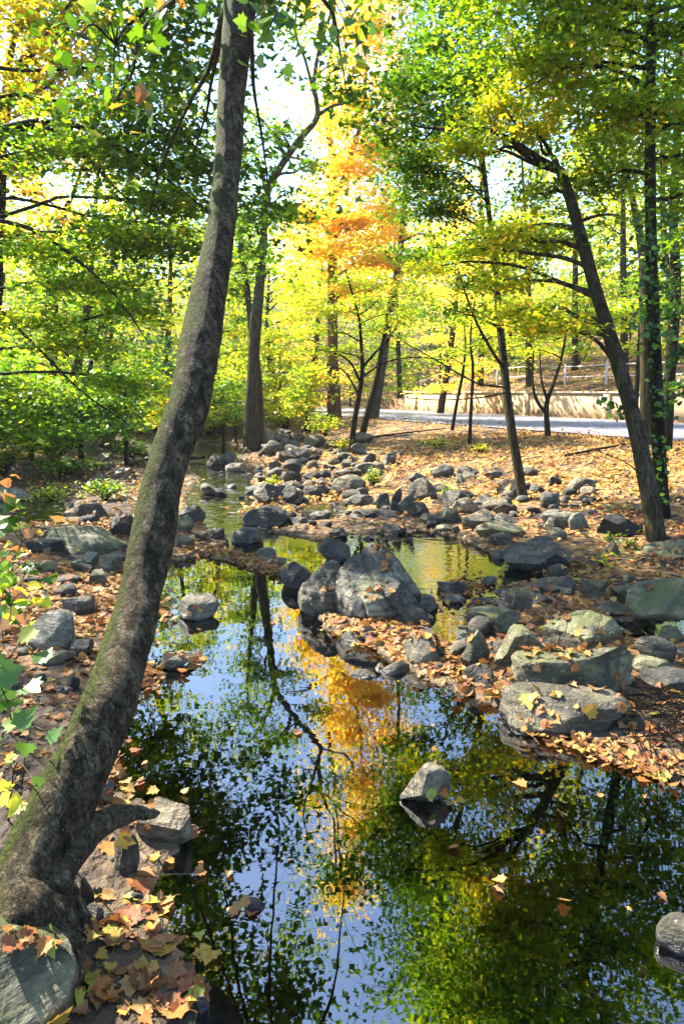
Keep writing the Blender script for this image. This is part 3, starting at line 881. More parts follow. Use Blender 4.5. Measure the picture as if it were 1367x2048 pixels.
 ((488,1796,530,1826),'dark','low wet stone in the pool with a cluster of leaves against it',dict(z=0,seed=122,cuts=5)),
 ((150,1865,186,1890),'grey','grey stone just below the two cobbles in the mud',dict(seed=123,cuts=5)),
 # far bank scatter, named ones
 ((557,918,604,956),'slate','large grey-blue boulder in the far bank pile, nearest the green sprigs',dict(name='boulder',cat='boulder',seed=124)),
 ((538,922,562,946),'dark','dark boulder left of the grey-blue one in the far bank pile',dict(seed=125)),
 ((548,905,584,926),'tan','brown rounded boulder at the top of the far bank pile',dict(seed=126)),
 ((608,872,652,900),'mossy','greenish slanted boulder highest on the far bank',dict(name='boulder',cat='boulder',seed=127)),
 ((582,866,612,888),'tan','tan lit boulder left of the greenish slanted one',dict(seed=128)),
 ((560,878,590,900),'grey','grey boulder below the tan lit one on the far bank',dict(seed=129)),
 ((553,868,578,886),'dark','dark split boulder on the far bank beside the double trunk',dict(seed=130)),
 ((604,940,640,962),'dark','dark flat rock in the middle of the far bank pile',dict(seed=131)),
 ((604,960,634,978),'grey','pale rounded rock above the small yellow pool',dict(seed=132)),
 ((640,940,662,960),'dark','small dark pointed rock left of the tan-faced boulder',dict(seed=133)),
 ((684,918,714,936),'slate','split blue stone on the leafy slope above the tan-faced boulder',dict(seed=134)),
 ((664,936,722,958),'grey','long low rock behind the tan-faced boulder',dict(seed=135)),
 ((766,908,792,932),'grey','pale angular stone alone on the far leafy slope',dict(seed=136)),
 ((784,902,806,914),'dark','dark little stone above the pale angular one',dict(seed=137,sub=3)),
 ((614,909,640,922),'dark','dark stone in the upper far bank pile',dict(seed=138,sub=3)),
 ((645,888,660,902),'slate','slate stone near the foot of the dark sapling',dict(seed=139,sub=3)),
]
for i_, (b_, mt, lab, kw) in enumerate(ROCKS):
    kw = dict(kw); sd_ = kw.pop('seed')
    px_rock(b_, mt, lab, sd_, **kw)

# small stones nobody could tell apart, by stretch of bank
FILL = [
 ((300, 1040, 470, 1100), 16, (14, 30), ['dark', 'slate', 'grey'], 'little dark stone in the leafy dam at the head of the mirror pool', 'little stones of the dam'),
 ((490, 885, 760, 1015), 120, (18, 54), ['dark', 'slate', 'dark', 'grey', 'tan'], 'small dark stone in the stony far bank above the riffle', 'small stones of the far bank'),
 ((490, 860, 660, 920), 34, (12, 30), ['grey', 'slate', 'tan'], 'small pale stone in the distant bank beside the double trunk', 'small stones beside the double trunk'),
 ((560, 1020, 800, 1066), 22, (14, 34), ['dark', 'slate', 'black'], 'wet stone in the stepping row between riffle and bright pool', 'wet stones above the bright pool'),
 ((860, 950, 1200, 1070), 84, (18, 56), ['dark', 'slate', 'dark', 'grey', 'tan'], 'small stone in the rock pile at the bottom of the leafy slope', 'small stones of the slope foot'),
 ((960, 1160, 1367, 1300), 34, (20, 60), ['dark', 'grey', 'mossy'], 'small stone half buried in leaves along the right shore', 'small stones of the right shore'),
 ((0, 1000, 250, 1180), 34, (18, 48), ['dark', 'mossy', 'black'], 'small dark stone in the shaded leaves of the left bank', 'small stones of the upper left bank'),
 ((0, 1180, 230, 1420), 18, (20, 48), ['dark', 'grey', 'mossy'], 'cobble in the leaf litter left of the leaning trunk', 'cobbles left of the trunk'),
 ((160, 920, 300, 1010), 26, (12, 30), ['dark', 'grey', 'slate'], 'small stone on the distant left shingle', 'stones of the left shingle'),
 ((380, 900, 500, 1000), 16, (10, 24), ['dark', 'slate', 'grey'], 'small stone in the riffle below the stream bend', 'stones of the riffle'),
 ((700, 1190, 1020, 1380), 44, (28, 70), ['dark', 'grey', 'slate'], 'stone half buried in the leafy spit right of the domed boulder', 'stones of the leafy spit'),
 ((180, 850, 320, 900), 20, (12, 34), ['pale', 'grey', 'slate'], 'pale stone in the dry bed far behind the leaning trunk', 'pale stones of the far bed'),
 ((120, 1700, 330, 2040), 16, (16, 34), ['dark', 'slate', 'tan'], 'small cobble sunk in the dark mud at the bottom left', 'cobbles in the mud'),
]
rr = random.Random(5)
for (u0, v0, u1, v1), n, (s0, s1), mats, lab, grp in FILL:
    for k in range(int(n * .6)):
        u = rr.uniform(u0, u1); v = rr.uniform(v0, v1); s = s0 + (s1 - s0) * rr.random() ** 1.7
        px_rock((u - s / 2, v - s * rr.uniform(.45, .75), u + s / 2, v), rr.choice(mats), lab, rr.randint(1000, 99999), name='stone', cat='stone', group=grp, sub=2 if s < 20 else 3, cuts=rr.choice([5, 8, 9]), rot=rr.uniform(-.8, .8), boxy=rr.choice([0, 0, .25, .45]))

# the sunlit strip of shingle far left
slab = px_rock((-60, 982, 78, 1002), 'pale', 'flat sunlit pale slab beyond the dark side pool at the left edge', 901, name='flat_rock', cat='rock', sub=4, depth=.5)

# ------------------------------------------------------------------ what leaves can land on
def big_bvh():
    V, Fc, n = [gV], [tuple(x) for x in gF.tolist()], len(gV)
    sel = []
    for v, f in ROCKTRI:
        V.append(v); sel.append(f + n); n += len(v)
    Fc += [tuple(x) for x in np.concatenate(sel).tolist()]
    return BVHTree.FromPolygons(np.concatenate(V).tolist(), Fc)
BVH = big_bvh()
NG = len(gF)

# ------------------------------------------------------------------ trees
def limb_curve(a, b, n=10, rise=.18, wob=.05, r=None):
    a = np.asarray(a, float); b = np.asarray(b, float)
    L = np.linalg.norm(b - a)
    m = (a + b) / 2 + np.array([0, 0, rise * L])
    t = np.linspace(0, 1, n)[:, None]
    P = (1 - t) ** 2 * a + 2 * t * (1 - t) * m + t ** 2 * b
    w = spline(rng.normal(0, wob * L, (5, 3)), n) * np.sin(t * math.pi)
    return P + w

def sprays(mb_leaf, mb_twig, limb, lr, cen, rad, n, leaf, per, sr, shape, tilt, flat=.13, twig=True, shell=.55, droop=.0, shade_shift=0.0):
    """fills an ellipsoid with flat sprays of leaves, each on its own twig off the limb"""
    d = rng.normal(size=(n, 3)); d /= np.linalg.norm(d, axis=1)[:, None]
    rad = np.asarray(rad, float)
    rr_ = np.minimum(np.abs(rng.normal(0, .68, n)), 1.6) ** .75
    off_ = d * rr_[:, None] * rad
    lay = sr * 1.35
    off_[:, 2] = np.round(off_[:, 2] / lay + .3 * fbm(np.column_stack([off_[:, :2], off_[:, 1] * 0]) * .6 + n, 2, 5)) * lay + rng.normal(0, .07 * lay, n) - .10 * np.hypot(off_[:, 0], off_[:, 1])
    C = cen + off_
    base = rng.uniform(0, 1, n)
    outv = C - cen; outv[:, 2] *= .2
    outv += rng.normal(0, .25, (n, 3)); outv[:, 2] *= .3
    outv /= np.linalg.norm(outv, axis=1)[:, None] + 1e-6
    sr = sr * 1.15
    m = n * per
    k = np.repeat(np.arange(n), per)
    t = rng.uniform(-1, 1, m); w = rng.normal(0, .42, m)
    side = np.cross(outv, [0, 0, 1.0])
    s_ = sr * rng.uniform(.7, 1.3, n)
    P = C[k] + outv[k] * (t * s_[k])[:, None] + side[k] * (w * s_[k] * (1.1 - .4 * t))[:, None]
    P[:, 2] += rng.normal(0, sr * flat, m) - droop * np.abs(t) * sr
    rnd = np.clip(.36 * base[k] + .64 * rng.uniform(0, 1, m) + shade_shift, 0, 1)
    leaves(mb_leaf, P, leaf * rng.uniform(.65, 1.25, m), shape, tilt, rnd=rnd)
    if twig:
        T = [p for p in np.array(limb)[len(limb) // 3:]]
        Rn = [lr * .36] * len(T)
        order = np.argsort(np.min(np.linalg.norm(C[:, None, :] - np.array(T)[None, :, :], axis=2), axis=1))
        NP = np.zeros((len(T) + 2 * n, 3)); NP[:len(T)] = T; cnt_ = len(T)
        for q in order:
            dd_ = np.linalg.norm(NP[:cnt_] - C[q], axis=1)
            j = int(np.argmin(dd_))
            e = C[q] + outv[q] * s_[q] * .8
            a = NP[j]
            mm = (a + C[q]) / 2 + rng.normal(0, .06, 3) * dd_[j] + np.array([0, 0, .08 * dd_[j]])
            r_ = max(Rn[j] * .8, .0022)
            tube(mb_twig, spline([a, mm, C[q], e], 6), np.linspace(r_, max(r_ * .4, .0016), 6), 3, cap=False)
            NP[cnt_] = C[q]; Rn.append(r_ * .75); NP[cnt_ + 1] = mm; Rn.append(r_ * .8); cnt_ += 2

def tree(name, label, cat, group, trunk, rads, blobs, leafmat, bark, leaf=.085, per=20, sr=.34, shape=KITE, tilt=.45,
         sides=12, twig=True, samples=40, rough=.07, extra_limbs=(), flat=.13, limbs=True, limb_r=.34, shell=.55, thin=.66):
    P = spline(np.column_stack([trunk, rads]), samples)
    P, rd = P[:, :3], np.maximum(P[:, 3], .004)
    root = empty(name, tuple(P[0]), label, cat, group)
    mb = MB(); tube(mb, P, rd, sides, rough, seed=int(rng.integers(999)), freq=5)
    mb.build('trunk', BK[bark], root, smooth=True)
    crown = MB()
    for lp, r0, r1 in extra_limbs:
        L_ = spline(lp, 16)
        m = MB(); tube(m, L_, np.linspace(r0, r1, 16), 7, .08, seed=3)
        m.build('limb', BK[bark], root, smooth=True)
    for bl in blobs:
        cen, rad, n = np.asarray(bl[0], float), bl[1], int(bl[2] * thin)
        c = P[:, 2] < cen[2] - .15 * np.linalg.norm(P[:, :2] - cen[:2], axis=1)
        dd = np.linalg.norm((P - cen) * [1, 1, .8], axis=1) + np.where(c, 0, 3.0)
        dd[: len(P) // 4] += 2
        j = int(np.argmin(dd))
        L_ = limb_curve(P[j], cen, 12, .12, .035)
        lr = min(rd[j] * .55, limb_r * rd[len(rd) // 3] + .004)
        lm = MB()
        tube(lm, L_, np.linspace(lr, lr * .3, 12), 6, .05, seed=2)
        sprays(crown, lm, L_, lr, cen, rad, n, leaf, per, sr, shape, tilt, flat, twig, shell, 0, bl[3] if len(bl) > 3 else 0.0)
        if limbs: lm.build('limb', BK[bark], root, smooth=True)
    crown.build('crown', LM[leafmat], root, attr=True)
    return root

def tpx(rows):
    """trunk from (u, v, width in px, Y)"""
    P, Rr = [], []
    for u, v, w, Y in rows:
        p = at(u, v, Y); P.append(p)
        Rr.append(.87 * w / 2 / F * (Y * cP + (CAM[2] - p[2]) * sP))
    return np.array(P), np.array(Rr)

def foot(u, v, rows, w):
    """trunk rows all at the distance of the ground point under (u, v)"""
    G = hit(u, v)
    return G[1]

def B(u, v, Y, ru, rv, rY, n):
    return (at(u, v, Y), (ru / F * Y, rY, rv / F * Y), n)
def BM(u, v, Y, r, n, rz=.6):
    return (mir(u, v, Y), (r, r, r * rz), int(n * 1.25), -.36)  # last value puts the shade of the overhead crowns into their leaf colour

# --- the leaning sycamore in the foreground
rows = [(30, 1872, 240, 1.72), (50, 1800, 180, 1.80), (82, 1700, 148, 1.90), (128, 1600, 132, 2.0), (176, 1500, 118, 2.12), (217, 1400, 108, 2.28), (250, 1300, 96, 2.5),
        (277, 1200, 87, 2.72), (300, 1100, 88, 2.9), (317, 1000, 82, 3.05), (345, 900, 80, 3.2), (381, 800, 82, 3.35), (399, 700, 80, 3.5), (417, 600, 74, 3.65), (436, 500, 63, 3.8),
        (448, 400, 56, 3.95), (457, 300, 54, 4.1), (461, 200, 57, 4.22), (470, 100, 60, 4.35), (480, 0, 63, 4.5), (500, -180, 60, 4.8), (540, -420, 52, 5.2), (600, -760, 44, 5.8)]
P, rd = tpx(rows)
P = np.vstack([[P[0][0] - .04, P[0][1] - .02, -.02], P]) ; rd = np.concatenate([[rd[0] * 1.2], rd]) * 1.12
S_ = spline(np.column_stack([P, rd]), 420)
P, rd = S_[:, :3], S_[:, 3]
syc = empty('sycamore_tree', tuple(P[0]), 'thick leaning mossy sycamore trunk in the left foreground with mottled bark', 'tree')
th_ = np.arange(112) / 112 * 2 * math.pi
h_ = np.clip(1 - (P[:, 2] - .02) / .42, 0, 1)[:, None] ** 1.6
mod = 1 + h_ * (.18 * np.cos(5 * th_ + .6)[None, :] + .07 * np.cos(9 * th_ + 2.)[None, :]) + .035 * np.sin(3 * th_[None, :] + P[:, 2:3] * 2.2)
mb = MB(); tube(mb, P, rd, 112, .11, seed=21, freq=8, mod=mod)
mb.build('trunk', BK['syc'], syc, smooth=True)
# flaring roots at the foot
G0 = P[0]
gr = lambda u, v, dz=0.0: onz(u, v, .12) + [0, 0, dz - .06]
for pts, r0, r1 in [([P[13], gr(100, 1838, .10), gr(135, 1888, .03), gr(165, 1925, -.04)], .085, .012),
                    ([P[13], gr(30, 1860, .12), gr(40, 1925, .04), gr(60, 1975, -.04)], .10, .015),
                    ([P[16], gr(118, 1800, .10), gr(165, 1815, .02), gr(200, 1822, -.04)], .05, .008)]:
    m = MB(); tube(m, spline(pts, 40), np.interp(np.linspace(0, 1, 40), [0, .4, 1], [r0, r0 * .75, r1]), 20, .25, seed=8, freq=12); m.build('root', BK['syc'], syc, smooth=True)
rp = [at(58, 1790, 1.86), at(108, 1760, 1.86), at(158, 1690, 1.93), at(205, 1647, 2.05), at(258, 1626, 2.14), at(300, 1628, 2.14), at(318, 1625, 2.16)]
rp = np.array(rp)
for q in range(len(rp)): rp[q, 2] = max(rp[q, 2], .03)
m = MB(); tube(m, spline(rp, 60), np.interp(np.linspace(0, 1, 60), [0, .3, .7, 1], [.080, .048, .030, .007]), 24, .42, seed=5, freq=16)
m.build('root', BK['root'], syc, smooth=True)
# its high boughs, out over the pool, carrying the big leaves seen at the top
cr = MB()
top = P[-1]
def big_cluster(lst, mbt, anchor, r=.006):
    for (u, v, Y, n) in lst:
        c = at(u, v, Y)
        a = np.array(anchor)
        tube(mbt, spline([a, (a + c) / 2 + [0, 0, .15], c + [0, 0, .06]], 10), np.linspace(r, .0025, 10), 5, cap=False)
        pos = c + rng.normal(0, 1, (n, 3)) * [.13, .13, .07]
        leaves(cr, pos, rng.uniform(.06, .105, n), MAPLE, .8, up=np.array([.1, -.5, .6]), curl=.5)
for anchor, lst in [((at(470, -60, 4.55)), [(250, 25, 4.3, 7), (290, 50, 4.2, 6), (340, 25, 4.3, 7), (400, 60, 4.2, 5), (330, 5, 4.4, 7), (275, 8, 4.4, 6), (215, 20, 4.5, 4)]),
                    ((at(380, -150, 4.6)), [(110, 105, 4.2, 3), (140, 125, 4.1, 5), (190, 150, 4.2, 4), (215, 110, 4.3, 4), (250, 130, 4.3, 5), (285, 130, 4.3, 3), (290, 195, 4.3, 4), (275, 225, 4.3, 5), (250, 245, 4.3, 5), (230, 250, 4.4, 2)]),
                    ((at(480, -40, 4.5)), [(510, 60, 4.2, 4), (535, 90, 4.2, 6), (560, 85, 4.3, 5), (585, 30, 4.4, 5), (620, 50, 4.4, 7), (660, 30, 4.5, 6), (640, 15, 4.5, 6), (700, 95, 4.6, 5), (720, 90, 4.7, 4), (560, 10, 4.4, 5), (690, 130, 4.7, 3)])]:
    m = MB()
    hub = np.mean([at(u, v, Y) for u, v, Y, n in lst], axis=0) + [0, .1, .25]
    L_ = limb_curve(anchor, hub, 10, .1)
    tube(m, L_, np.linspace(.018, .008, 10), 6, cap=False)
    big_cluster(lst, m, hub)
    m.build('limb', BK['dark'], syc, smooth=True)
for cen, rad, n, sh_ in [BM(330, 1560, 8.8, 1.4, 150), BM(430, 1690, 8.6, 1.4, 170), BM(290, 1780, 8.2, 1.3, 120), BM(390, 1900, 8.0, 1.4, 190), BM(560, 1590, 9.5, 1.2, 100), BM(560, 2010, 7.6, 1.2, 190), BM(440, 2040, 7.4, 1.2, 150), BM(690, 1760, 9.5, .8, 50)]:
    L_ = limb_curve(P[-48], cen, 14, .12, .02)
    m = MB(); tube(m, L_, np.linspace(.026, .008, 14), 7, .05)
    sprays(cr, m, L_, .018, cen, rad, int(n * .40), .11, 10, .34, LOBE3, .5, shade_shift=-.2)  # leaf colour darkened to stand for the shaded undersides
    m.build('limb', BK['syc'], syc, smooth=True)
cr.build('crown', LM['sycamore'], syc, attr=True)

# --- double trunk by the stream bend
Yt = 20.5
P, rd = tpx([(503, 912, 40, Yt), (502, 860, 34, Yt), (504, 780, 28, Yt), (508, 700, 26, Yt), (512, 640, 27, Yt), (520, 560, 22, Yt + .3), (527, 470, 19, Yt + .6), (533, 390, 17, Yt + 1), (560, 335, 16, Yt + 1), (602, 275, 15, Yt + 1),
             (634, 232, 13, Yt + 1), (628, 165, 10, Yt + 1), (640, 90, 8, Yt + 1), (664, 10, 6, Yt + 1), (670, -120, 5, Yt + 1)])
ex = [(tpx([(536, 395, 9, Yt + 1), (515, 320, 9, Yt + 1), (495, 280, 7, Yt + 1), (470, 240, 4, Yt + 1)])[0], .07, .03),
      (tpx([(634, 232, 9, Yt + 1), (665, 212, 8, Yt + 1), (690, 205, 6, Yt + 1), (710, 180, 4, Yt + 1)])[0], .06, .025),
      (tpx([(628, 190, 9, Yt + 1), (610, 120, 7, Yt + 1), (590, 60, 5, Yt + 1), (600, -40, 4, Yt + 1)])[0], .05, .02),
      (tpx([(640, 110, 9, Yt + 1), (690, 50, 7, Yt + 1), (740, -20, 5, Yt + 1)])[0], .05, .02),
      (tpx([(470, 330, 4, Yt + 1), (520, 290, 7, Yt + 1), (580, 250, 5, Yt + 1)])[0], .03, .02)]
bl = [B(500, 430, 20, 55, 40, 1.4, 60), B(560, 430, 20.5, 45, 40, 1.2, 55), B(490, 330, 21, 45, 40, 1.2, 40), B(560, 260, 21, 60, 40, 1.2, 40), B(620, 330, 21, 40, 50, 1, 30),
      B(520, 240, 22, 40, 40, 1, 26), B(680, 120, 21, 50, 60, 1.2, 26), B(600, 60, 22, 60, 60, 1.2, 22), B(470, 190, 21, 30, 50, 1, 30), B(640, -120, 21, 110, 60, 2, 60), B(560, -330, 20, 120, 60, 2, 60), B(500, 510, 21, 40, 40, 1, 45)]
tree('forked_tree', 'tall grey tree with a wide fork at the stream bend, front trunk of the pair', 'tree', None, P, rd, bl, 'green', 'grey', .12, 18, .42, extra_limbs=ex, samples=70, sides=16)
P, rd = tpx([(517, 905, 26, Yt + .5), (517, 800, 22, Yt + .5), (512, 720, 18, Yt + .6), (503, 660, 14, Yt + .7), (495, 590, 13, Yt + .8), (486, 520, 12, Yt + .9), (478, 460, 10, Yt + 1), (470, 380, 8, Yt + 1), (478, 280, 6, Yt + 1)])
tree('slender_tree', 'slimmer trunk rising behind and left of the forked tree at the stream bend', 'tree', None, P, rd,
     [B(470, 560, 21, 35, 50, 1, 40), B(475, 450, 21, 35, 50, 1, 40), B(440, 330, 21.5, 50, 40, 1, 40), B(500, 640, 22, 40, 40, 1, 40)], 'green', 'grey', .12, 18, .4, samples=40)

# --- orange maple behind
Yo = 29
P, rd = tpx([(668, 842, 36, Yo), (667, 780, 30, Yo), (664, 700, 27, Yo), (664, 600, 24, Yo), (665, 480, 21, Yo), (666, 380, 20, Yo), (667, 325, 19, Yo), (657, 265, 14, Yo), (652, 200, 11, Yo), (660, 120, 9, Yo), (668, 20, 7, Yo), (680, -200, 5, Yo)])
ex = [(tpx([(668, 390, 9, Yo), (692, 350, 9, Yo), (700, 310, 7, Yo), (720, 250, 4, Yo), (732, 130, 4, Yo)])[0], .16, .06),
      (tpx([(665, 360, 9, Yo), (635, 335, 9, Yo), (600, 318, 7, Yo), (560, 312, 4, Yo)])[0], .10, .04)]
bl = [B(u, v, Yo + dy, a, b, 1.8, n) for u, v, dy, a, b, n in [(735, 60, 0, 60, 70, 110), (700, 200, 0, 60, 60, 110), (750, 300, 0, 60, 60, 110), (690, 330, -1, 50, 50, 70), (620, 430, -1, 50, 45, 90), (700, 440, -2, 60, 50, 120),
      (770, 430, 0, 60, 60, 110), (640, 500, 0, 60, 40, 80), (760, 520, -1, 70, 50, 110), (700, 580, 0, 60, 40, 80), (800, 180, 1, 50, 60, 70), (720, -80, 1, 70, 70, 90), (690, -260, 1, 80, 80, 90), (650, 250, -1, 30, 40, 30), (780, -30, 1, 60, 60, 60), (620, 20, 1, 40, 50, 24)]]
tree('golden_maple', 'glowing orange-gold maple with a warm brown trunk at the centre of the photo', 'tree', None, P, rd, bl, 'gold', 'brown', .17, 20, .6, extra_limbs=ex, samples=60, sides=14, twig=False, thin=1.15)

# --- trees on the middle bank
def simple(name, label, rows, bl, lm, bk='dark', **kw):
    P, rd = tpx(rows)
    P[0][2] = min(P[0][2], gz(P[0][0], P[0][1]) - .03)
    return tree(name, label, 'tree', kw.pop('group', None), P, rd, bl, lm, bk, **kw)

Y5 = hit(705, 902)[1]
ex = [(tpx([(722, 770, 9, Y5), (700, 725, 8, Y5), (665, 705, 6, Y5), (600, 697, 4, Y5)])[0], .035, .012),
      (tpx([(724, 735, 9, Y5), (755, 700, 8, Y5), (775, 680, 6, Y5), (800, 640, 4, Y5)])[0], .04, .012),
      (tpx([(722, 755, 9, Y5), (770, 725, 8, Y5), (830, 715, 6, Y5), (900, 722, 4, Y5)])[0], .03, .008),
      (tpx([(717, 790, 9, Y5), (690, 745, 8, Y5), (665, 735, 6, Y5), (620, 745, 4, Y5)])[0], .028, .008)]
simple('yellow_sapling', 'dark-limbed spreading sapling with yellow leaves in front of the road', [(703, 903, 15, Y5), (707, 850, 13, Y5), (718, 790, 11, Y5), (724, 740, 10, Y5), (722, 690, 8, Y5), (718, 640, 6, Y5), (705, 590, 5, Y5), (690, 540, 3, Y5)],
       [B(660, 620, Y5, 60, 22, 1.4, 60), B(740, 600, Y5, 70, 25, 1.6, 70), B(700, 560, Y5 + .5, 70, 22, 1.5, 60), B(620, 660, Y5, 45, 18, 1, 34), B(800, 630, Y5, 50, 22, 1.2, 40), B(650, 700, Y5, 70, 14, 1.2, 34), B(780, 570, Y5 + .5, 50, 25, 1.2, 40), B(610, 600, Y5, 40, 25, 1, 34), B(840, 590, Y5, 40, 22, 1, 30)],
       'yellow', 'black', leaf=.10, per=16, sr=.38, extra_limbs=ex, tilt=.35)
Y4 = hit(745, 838)[1]
simple('straight_tree', 'straight tan trunk behind the yellow sapling at the edge of the drive, leaning right', [(745, 838, 26, Y4), (757, 770, 22, Y4), (768, 700, 20, Y4), (780, 620, 18, Y4), (796, 530, 15, Y4), (806, 430, 12, Y4), (812, 300, 9, Y4), (815, 100, 6, Y4)],
       [B(830, 540, Y4, 60, 35, 1.6, 60), B(870, 470, Y4 + 1, 55, 40, 1.6, 50), B(800, 400, Y4, 50, 50, 1.6, 50), B(850, 300, Y4, 60, 60, 2, 60), B(790, 620, Y4 + 1, 50, 25, 1.6, 40), B(820, 120, Y4, 60, 60, 2, 60)],
       'yellow', 'grey', leaf=.15, per=16, sr=.5, twig=False)
Y6 = hit(722, 878)[1]
simple('leaning_sapling', 'dark thin trunk crossing low beside the straight tan trunk', [(722, 880, 17, Y6), (736, 820, 14, Y6), (752, 760, 12, Y6), (764, 690, 9, Y6), (775, 640, 6, Y6)],
       [B(790, 640, Y6, 40, 20, 1, 24), B(740, 660, Y6, 40, 20, 1, 24)], 'yellowgreen', 'dark', leaf=.10, per=16, sr=.38)

# thin grey tree on the slope with long bare side branches
Y7 = hit(1045, 997)[1]
ex = [(tpx([(1012, 785, 9, Y7), (960, 795, 8, Y7), (880, 800, 6, Y7), (800, 795, 4, Y7)])[0], .016, .006),
      (tpx([(1010, 775, 9, Y7), (950, 765, 8, Y7), (880, 725, 6, Y7), (800, 680, 4, Y7)])[0], .018, .006),
      (tpx([(1010, 740, 9, Y7), (985, 705, 8, Y7), (950, 640, 6, Y7), (925, 570, 5, Y7), (905, 500, 4, Y7)])[0], .028, .010)]
simple('slender_grey_tree', 'slender grey tree with long bare side twigs growing out of the leafy slope', [(1045, 998, 24, Y7), (1034, 930, 22, Y7 + .05), (1022, 860, 21, Y7 + .1), (1012, 780, 19, Y7 + .2), (1004, 700, 18, Y7 + .3), (996, 620, 16, Y7 + .4), (990, 540, 14, Y7 + .5), (976, 420, 12, Y7 + .6),
       (962, 300, 11, Y7 + .7), (948, 180, 10, Y7 + .8), (938, 60, 9, Y7 + .9), (930, -100, 8, Y7 + 1), (925, -300, 6, Y7 + 1.1)],
       [B(840, 330, Y7, 75, 60, 1.0, 120), B(770, 270, Y7, 50, 45, .9, 60), B(900, 240, Y7 + .3, 70, 60, 1, 100), B(880, 420, Y7, 60, 40, .8, 60), B(870, 90, Y7 + .5, 80, 60, 1.1, 100), B(960, 130, Y7 + .5, 60, 60, 1, 70), B(810, 180, Y7 + .2, 45, 50, .8, 50),
        B(850, 510, Y7, 60, 28, .8, 44), B(960, 560, Y7, 60, 25, .8, 44), B(900, 620, Y7, 60, 16, .7, 30), B(890, -90, Y7 + .8, 110, 80, 1.4, 120), B(960, -260, Y7 + .9, 130, 80, 1.4, 120),
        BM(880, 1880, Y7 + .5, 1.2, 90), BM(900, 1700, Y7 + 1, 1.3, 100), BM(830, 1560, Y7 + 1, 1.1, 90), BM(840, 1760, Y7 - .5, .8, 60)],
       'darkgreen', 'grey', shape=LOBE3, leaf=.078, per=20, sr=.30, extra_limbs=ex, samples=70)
for lab, rws, bls in [
    ('thin sapling with feathery green leaves left of centre in front of the wall', [(903, 860, 9), (912, 810, 8), (924, 750, 7), (930, 690, 5), (925, 620, 3)], [(920, 700, 50, 16, 30), (880, 720, 45, 12, 22), (950, 660, 50, 16, 26), (910, 640, 40, 16, 22)]),
    ('thin dark sapling just right of the feathery one in front of the wall', [(938, 888, 9), (941, 820, 8), (945, 740, 7), (940, 680, 5), (948, 600, 3)], [(960, 690, 50, 14, 24), (930, 640, 45, 16, 24), (985, 650, 45, 14, 20)]),
    ('small forked tree standing before the sunlit wall', [(1095, 874, 15), (1092, 830, 12), (1094, 800, 11), (1108, 760, 8), (1122, 715, 6), (1135, 640, 4)], [(1090, 660, 60, 22, 36), (1130, 640, 50, 22, 30), (1050, 640, 50, 20, 30), (1060, 700, 40, 10, 14), (1100, 600, 60, 20, 30)])]:
    G = hit(rws[0][0], rws[0][1]); Yq = G[1]
    ex = []
    if 'forked' in lab:
        ex = [(tpx([(1092, 828, 9, Yq), (1072, 800, 8, Yq), (1064, 760, 6, Yq), (1066, 700, 4, Yq)])[0], .05, .02), (tpx([(1093, 800, 9, Yq), (1082, 760, 8, Yq), (1078, 700, 4, Yq)])[0], .045, .015)]
    simple('sapling', lab, [(u, v, w, Yq) for u, v, w in rws], [B(u, v, Yq, a, b, .9, n) for u, v, a, b, n in bls], 'yellowgreen', 'dark', leaf=.09, per=15, sr=.34, extra_limbs=ex, tilt=.35)

# --- right hand trees
Y9 = hit(1308, 1083)[1]
ex = [(tpx([(1120, 340, 9, Y9 + 1.7), (1075, 315, 8, Y9 + 1.6), (1020, 280, 6, Y9 + 1.4), (960, 256, 5, Y9 + 1.3), (880, 258, 4, Y9 + 1.3), (820, 250, 4, Y9 + 1.3)])[0], .045, .010),
      (tpx([(1118, 345, 9, Y9 + 1.7), (1060, 325, 8, Y9 + 1.7), (1000, 300, 6, Y9 + 1.7), (940, 318, 4, Y9 + 1.7)])[0], .03, .008),
      (tpx([(1150, 455, 9, Y9 + 1.4), (1080, 450, 8, Y9 + 1.4), (1010, 470, 6, Y9 + 1.4), (930, 480, 4, Y9 + 1.4)])[0], .035, .008),
      (tpx([(1165, 440, 9, Y9 + 1.4), (1200, 430, 8, Y9 + 1.4), (1235, 430, 4, Y9 + 1.4)])[0], .025, .01),
      (tpx([(1225, 720, 9, Y9 + .8), (1190, 680, 8, Y9 + .7), (1140, 660, 6, Y9 + .6), (1080, 665, 4, Y9 + .5)])[0], .03, .008),
      (tpx([(1295, 960, 9, Y9 + .1), (1250, 925, 8, Y9), (1200, 905, 4, Y9)])[0], .010, .004)]
